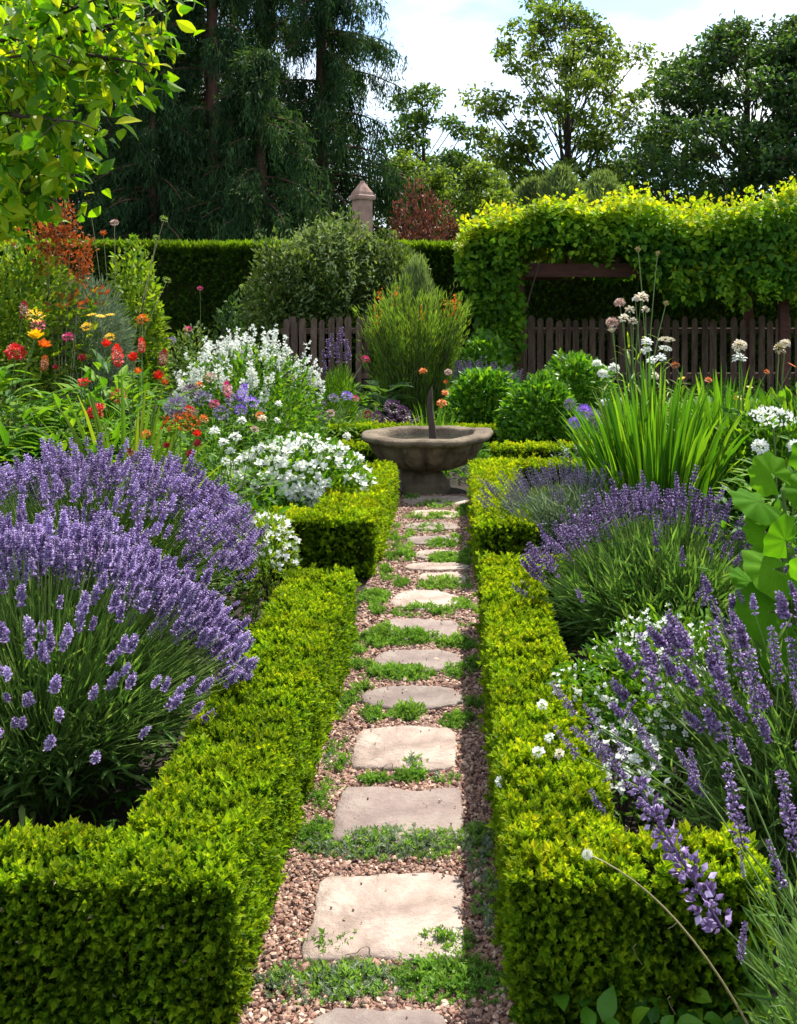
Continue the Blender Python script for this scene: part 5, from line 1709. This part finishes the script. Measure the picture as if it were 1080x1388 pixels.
deciduous('broadleaf_tree', 'yellow green small tree right of the copper shrub', (X(560, 34), 34), 6.4, lambda t: 1.6 * math.sin(math.pi * (1.03 - t)) ** .5 if t < 1 else .3, 34, 380, .18, 'tree_light', (.8, .6), .12, 7)
deciduous('broadleaf_tree', 'bright small tree just above the left end of the golden climber', (X(632, 33), 33), 5.9, lambda t: 1.6 * math.sin(math.pi * (1.03 - t)) ** .5 if t < 1 else .3, 34, 380, .17, 'tree_light', (.8, .55), .12, 8)
mound('copper_shrub', 'reddish brown copper leaved shrub behind the hedge', 'shrub', (X(572, 27), 27, 2.6), (1.0, .8, 1.75), 5200, SH, .12, 'copper', amp=.5, thick=.3, seed=60, low=-.8)
for (px, Y, hy, w, lab) in [(760, 34, 232, 1.7, 'grey green conifer with feathery tip behind the climber, middle of three'), (722, 35, 248, 1.5, 'low grey green conifer left of its two neighbours'), (818, 35, 238, 1.8, 'grey green conifer closest to the broad dark tree'),
                            (675, 37, 240, 1.3, 'rounded bluish conifer over the left of the climber')]:
    H_ = Z(hy, Y)
    r = thing('conifer', lab, 'conifer', (X(px, Y), Y, 0), 'grey green conifers behind the climber')
    f, s = Geo(), Geo()
    strands(s, np.array([[X(px, Y), Y, 0]]), np.array([[X(px, Y), Y, H_ / 2]]), np.array([[X(px, Y), Y, H_ * .98]]), .12, .02, 6, 6)
    n = 9000
    z = U(0, 1, n)
    a = U(0, 6.28, n)
    lr = 1 + .55 * Lumps(f=2.6, seed=int(px))(np.stack([np.cos(a), np.sin(a), z * 6], 1))
    rr = w * np.power(1 - z, .45) * lr * U(.55, 1.05, n)
    pos = np.stack([X(px, Y) + rr * np.cos(a), Y + rr * np.sin(a), .3 + z * (H_ - .3)], 1)
    scatter(f, leaf_diamond(.22, .05), pos, np.stack([np.cos(a) * .5, np.sin(a) * .5, np.full(n, 1.)], 1) + rng.normal(size=(n, 3)) * .3, rand_dirs(n), U(.16, .34, n))
    part(s, 'trunk', M['bark'], r)
    part(f, 'crown', M['grey_conifer'], r)
# far wood closing the horizon
f = Geo()
n = 26000
x_ = U(-70, 75, n)
y_ = U(55, 80, n)
h_ = 5.6 + 1.4 * Lumps(f=.25, seed=90)(np.stack([x_, y_ * 0, 0 * x_], 1)) + 1.0 * Lumps(f=.9, seed=91)(np.stack([x_, y_ * 0, 0 * x_], 1))
z_ = h_ * U(0, 1, n) ** .55
scatter(f, leaf_shape(.8, 2, .15, .3), np.stack([x_, y_, z_], 1), rand_dirs(n), rand_dirs(n), U(.5, 1.1, n))
tag(f.build('far_wood', M['tree']), 'distant line of dark green trees seen in the gaps low behind the garden', None, None, 'stuff')


def weeping_conifer(label, bx, by, height, width, nb, seed, low=.04, bark='bark_red'):
    """dark cypress with down-sweeping limbs hung with curtains of foliage"""
    global rng
    keep, rng = rng, np.random.default_rng(900 + seed)
    root = thing('weeping_conifer', label, 'conifer', (bx, by, 0), 'dark weeping conifers behind the tall hedge')
    w, f = Geo(), Geo()
    b = np.array([bx, by, 0.0])
    strands(w, b[None], (b + [U(-.2, .2), 0, height / 2])[None], (b + [0, 0, height])[None], .34, .04, 12, 9)
    T = leaf_diamond(.20, .05)
    for i in range(nb):
        t = low + (1 - low) * (i + U(0, 1)) / nb
        a = U(0, 6.28)
        ln = width * (1 - t) ** .65 * U(.6, 1.1) + .4
        st = b + np.array([0, 0, t * height])
        dirv = np.array([math.cos(a), math.sin(a), 0])
        e = st + dirv * ln + np.array([0, 0, -ln * U(.15, .42)])
        c = st + dirv * ln * .5 + np.array([0, 0, ln * U(.0, .12)])
        strands(w, st[None], c[None], e[None], .06 * (1.2 - t), .012, 6, 4)
        ns = int(12 + ln * 12)
        tt = U(.18, 1.0, ns)
        q = bez(st[None], c[None], e[None], tt)[0] + rng.normal(size=(ns, 3)) * np.array([.14, .14, .03])
        hl = U(.35, 1.3, ns) * (.7 + .3 * ln / width)
        m = 17
        u = np.tile(np.linspace(0, 1, m), ns)
        idx = np.repeat(np.arange(ns), m)
        pos = q[idx] + np.stack([dirv[0] * .12 * u, dirv[1] * .12 * u, -u * hl[idx]], 1) + rng.normal(size=(ns * m, 3)) * np.array([.05, .05, .03])
        D = np.array([0, 0, -1.]) + rng.normal(size=(ns * m, 3)) * .38
        tone = np.clip(U(0, 1, ns)[idx] * .6 + U(-.2, .35, ns * m), 0, 1)
        scatter(f, T, pos, D, rand_dirs(ns * m), U(.14, .27, ns * m) * (1.1 - .4 * u), tone)
        # flat spray on top of the limb
        k = int(18 + ln * 22)
        tt = U(.1, 1.05, k)
        q = bez(st[None], c[None], e[None], tt)[0] + rng.normal(size=(k, 3)) * np.array([.15, .15, .05])
        scatter(f, T, q, dirv + rng.normal(size=(k, 3)) * .5 + np.array([0, 0, -.3]), np.array([0, 0, 1.]), U(.15, .28, k))
    part(w, 'trunk', M[bark], root)
    part(f, 'crown', M['dark'], root)
    rng = keep
    return root


weeping_conifer('tall weeping conifer with the reddest trunk, in the middle of the dark trees', X(285, 29), 29, 15.5, 3.3, 130, 1)
weeping_conifer('weeping conifer standing closest to the open sky', X(438, 31), 31, 15.6, 3.4, 125, 2)
weeping_conifer('weeping conifer behind the leafy yellow green branches', X(150, 30), 30, 15, 3.6, 130, 3)
weeping_conifer('weeping conifer in the back row, seen between the two reddest trunks', X(350, 34), 34, 16, 3.6, 110, 7)
weeping_conifer('weeping conifer in the back row, seen beyond the lime green leaves', X(225, 34), 34, 16, 3.6, 110, 8)
weeping_conifer('shorter weeping conifer just left of the stone pillar', X(355, 26.5), 26.5, 8.2, 2.6, 90, 4, .02)
weeping_conifer('shorter weeping conifer beside the rusty shrub', X(205, 26.5), 26.5, 7.4, 2.8, 90, 5, .02)
weeping_conifer('weeping conifer at the far left behind the rusty shrub', X(20, 27), 27, 13, 3.4, 110, 6, .02)

# overhanging lime-leaved tree, trunk just outside the frame
lt = thing('lime_leaf_tree', 'bright yellow green leafy branches of a tree reaching in from the left', 'tree', (-3.4, 5.6, 0))
w, f = Geo(), Geo()
tb = np.array([-3.4, 5.6, 0.0])
strands(w, tb[None], (tb + [.1, 0, 1.6])[None], (tb + [.15, .1, 4.4])[None], .10, .05, 10, 8)
LL = [leaf_shape(.52, 5, .14, .35, .5, .006), leaf_shape(.46, 5, .18, .5, .45)]
limbs = [((20, 70), (95, 45), (228, 15)), ((0, 130), (70, 120), (130, 128)), ((-10, 60), (60, 30), (150, -10)), ((10, 250), (50, 245), (95, 225)), ((-30, 180), (30, 190), (115, 205)), ((40, 70), (120, 70), (200, 88)), ((-40, 280), (0, 285), (30, 285)),
         ((60, 20), (140, -20), (235, -35)), ((-20, 20), (20, -20), (80, -60)), ((30, 110), (100, 60), (215, 45)), ((80, 60), (130, 95), (178, 108)), ((-20, 150), (40, 160), (105, 165)), ((-30, 240), (0, 260), (40, 262)), ((-40, 90), (0, 80), (60, 70))]
for li, (a, b, c) in enumerate(limbs):
    Y = 5.0 + U(-.45, .55)
    pa, pb_, pc = P(*a, Y + .2), P(*b, Y), P(*c, Y - .1)
    st = np.array([-3.32, 5.62, max(1.7, pa[2] - .35)])
    strands(w, st[None], ((st + pa) / 2)[None], pa[None], .022, .014, 4, 5)
    strands(w, pa[None], pb_[None], pc[None], .013, .004, 8, 5)
    m = 22
    tt = U(0.02, 1, m)
    q = bez(pa[None], pb_[None], pc[None], tt)[0]
    q2 = q + rng.normal(size=(m, 3)) * np.array([.075, .12, .075]) + np.array([0, 0, .01])
    strands(w, q, (q + q2) / 2 + [0, 0, .02], q2, .004, .002, 3, 4)
    k = 7
    base = np.repeat(q2, k, 0) + rng.normal(size=(m * k, 3)) * .045
    D = rng.normal(size=(m * k, 3)) * .6 + np.array([.25, -.1, -.2])
    for j in range(2):
        sl = slice(j, None, 2)
        scatter(f, LL[j], base[sl], D[sl], np.array([0, -.5, .8]) + rng.normal(size=D[sl].shape) * .6, U(.055, .125, len(base[sl])))
part(w, 'trunk', M['bark'], lt, True)
part(f, 'crown', M['lime'], lt)

for o in list(HEAD_CACHE.values()):
    bpy.data.objects.remove(o)
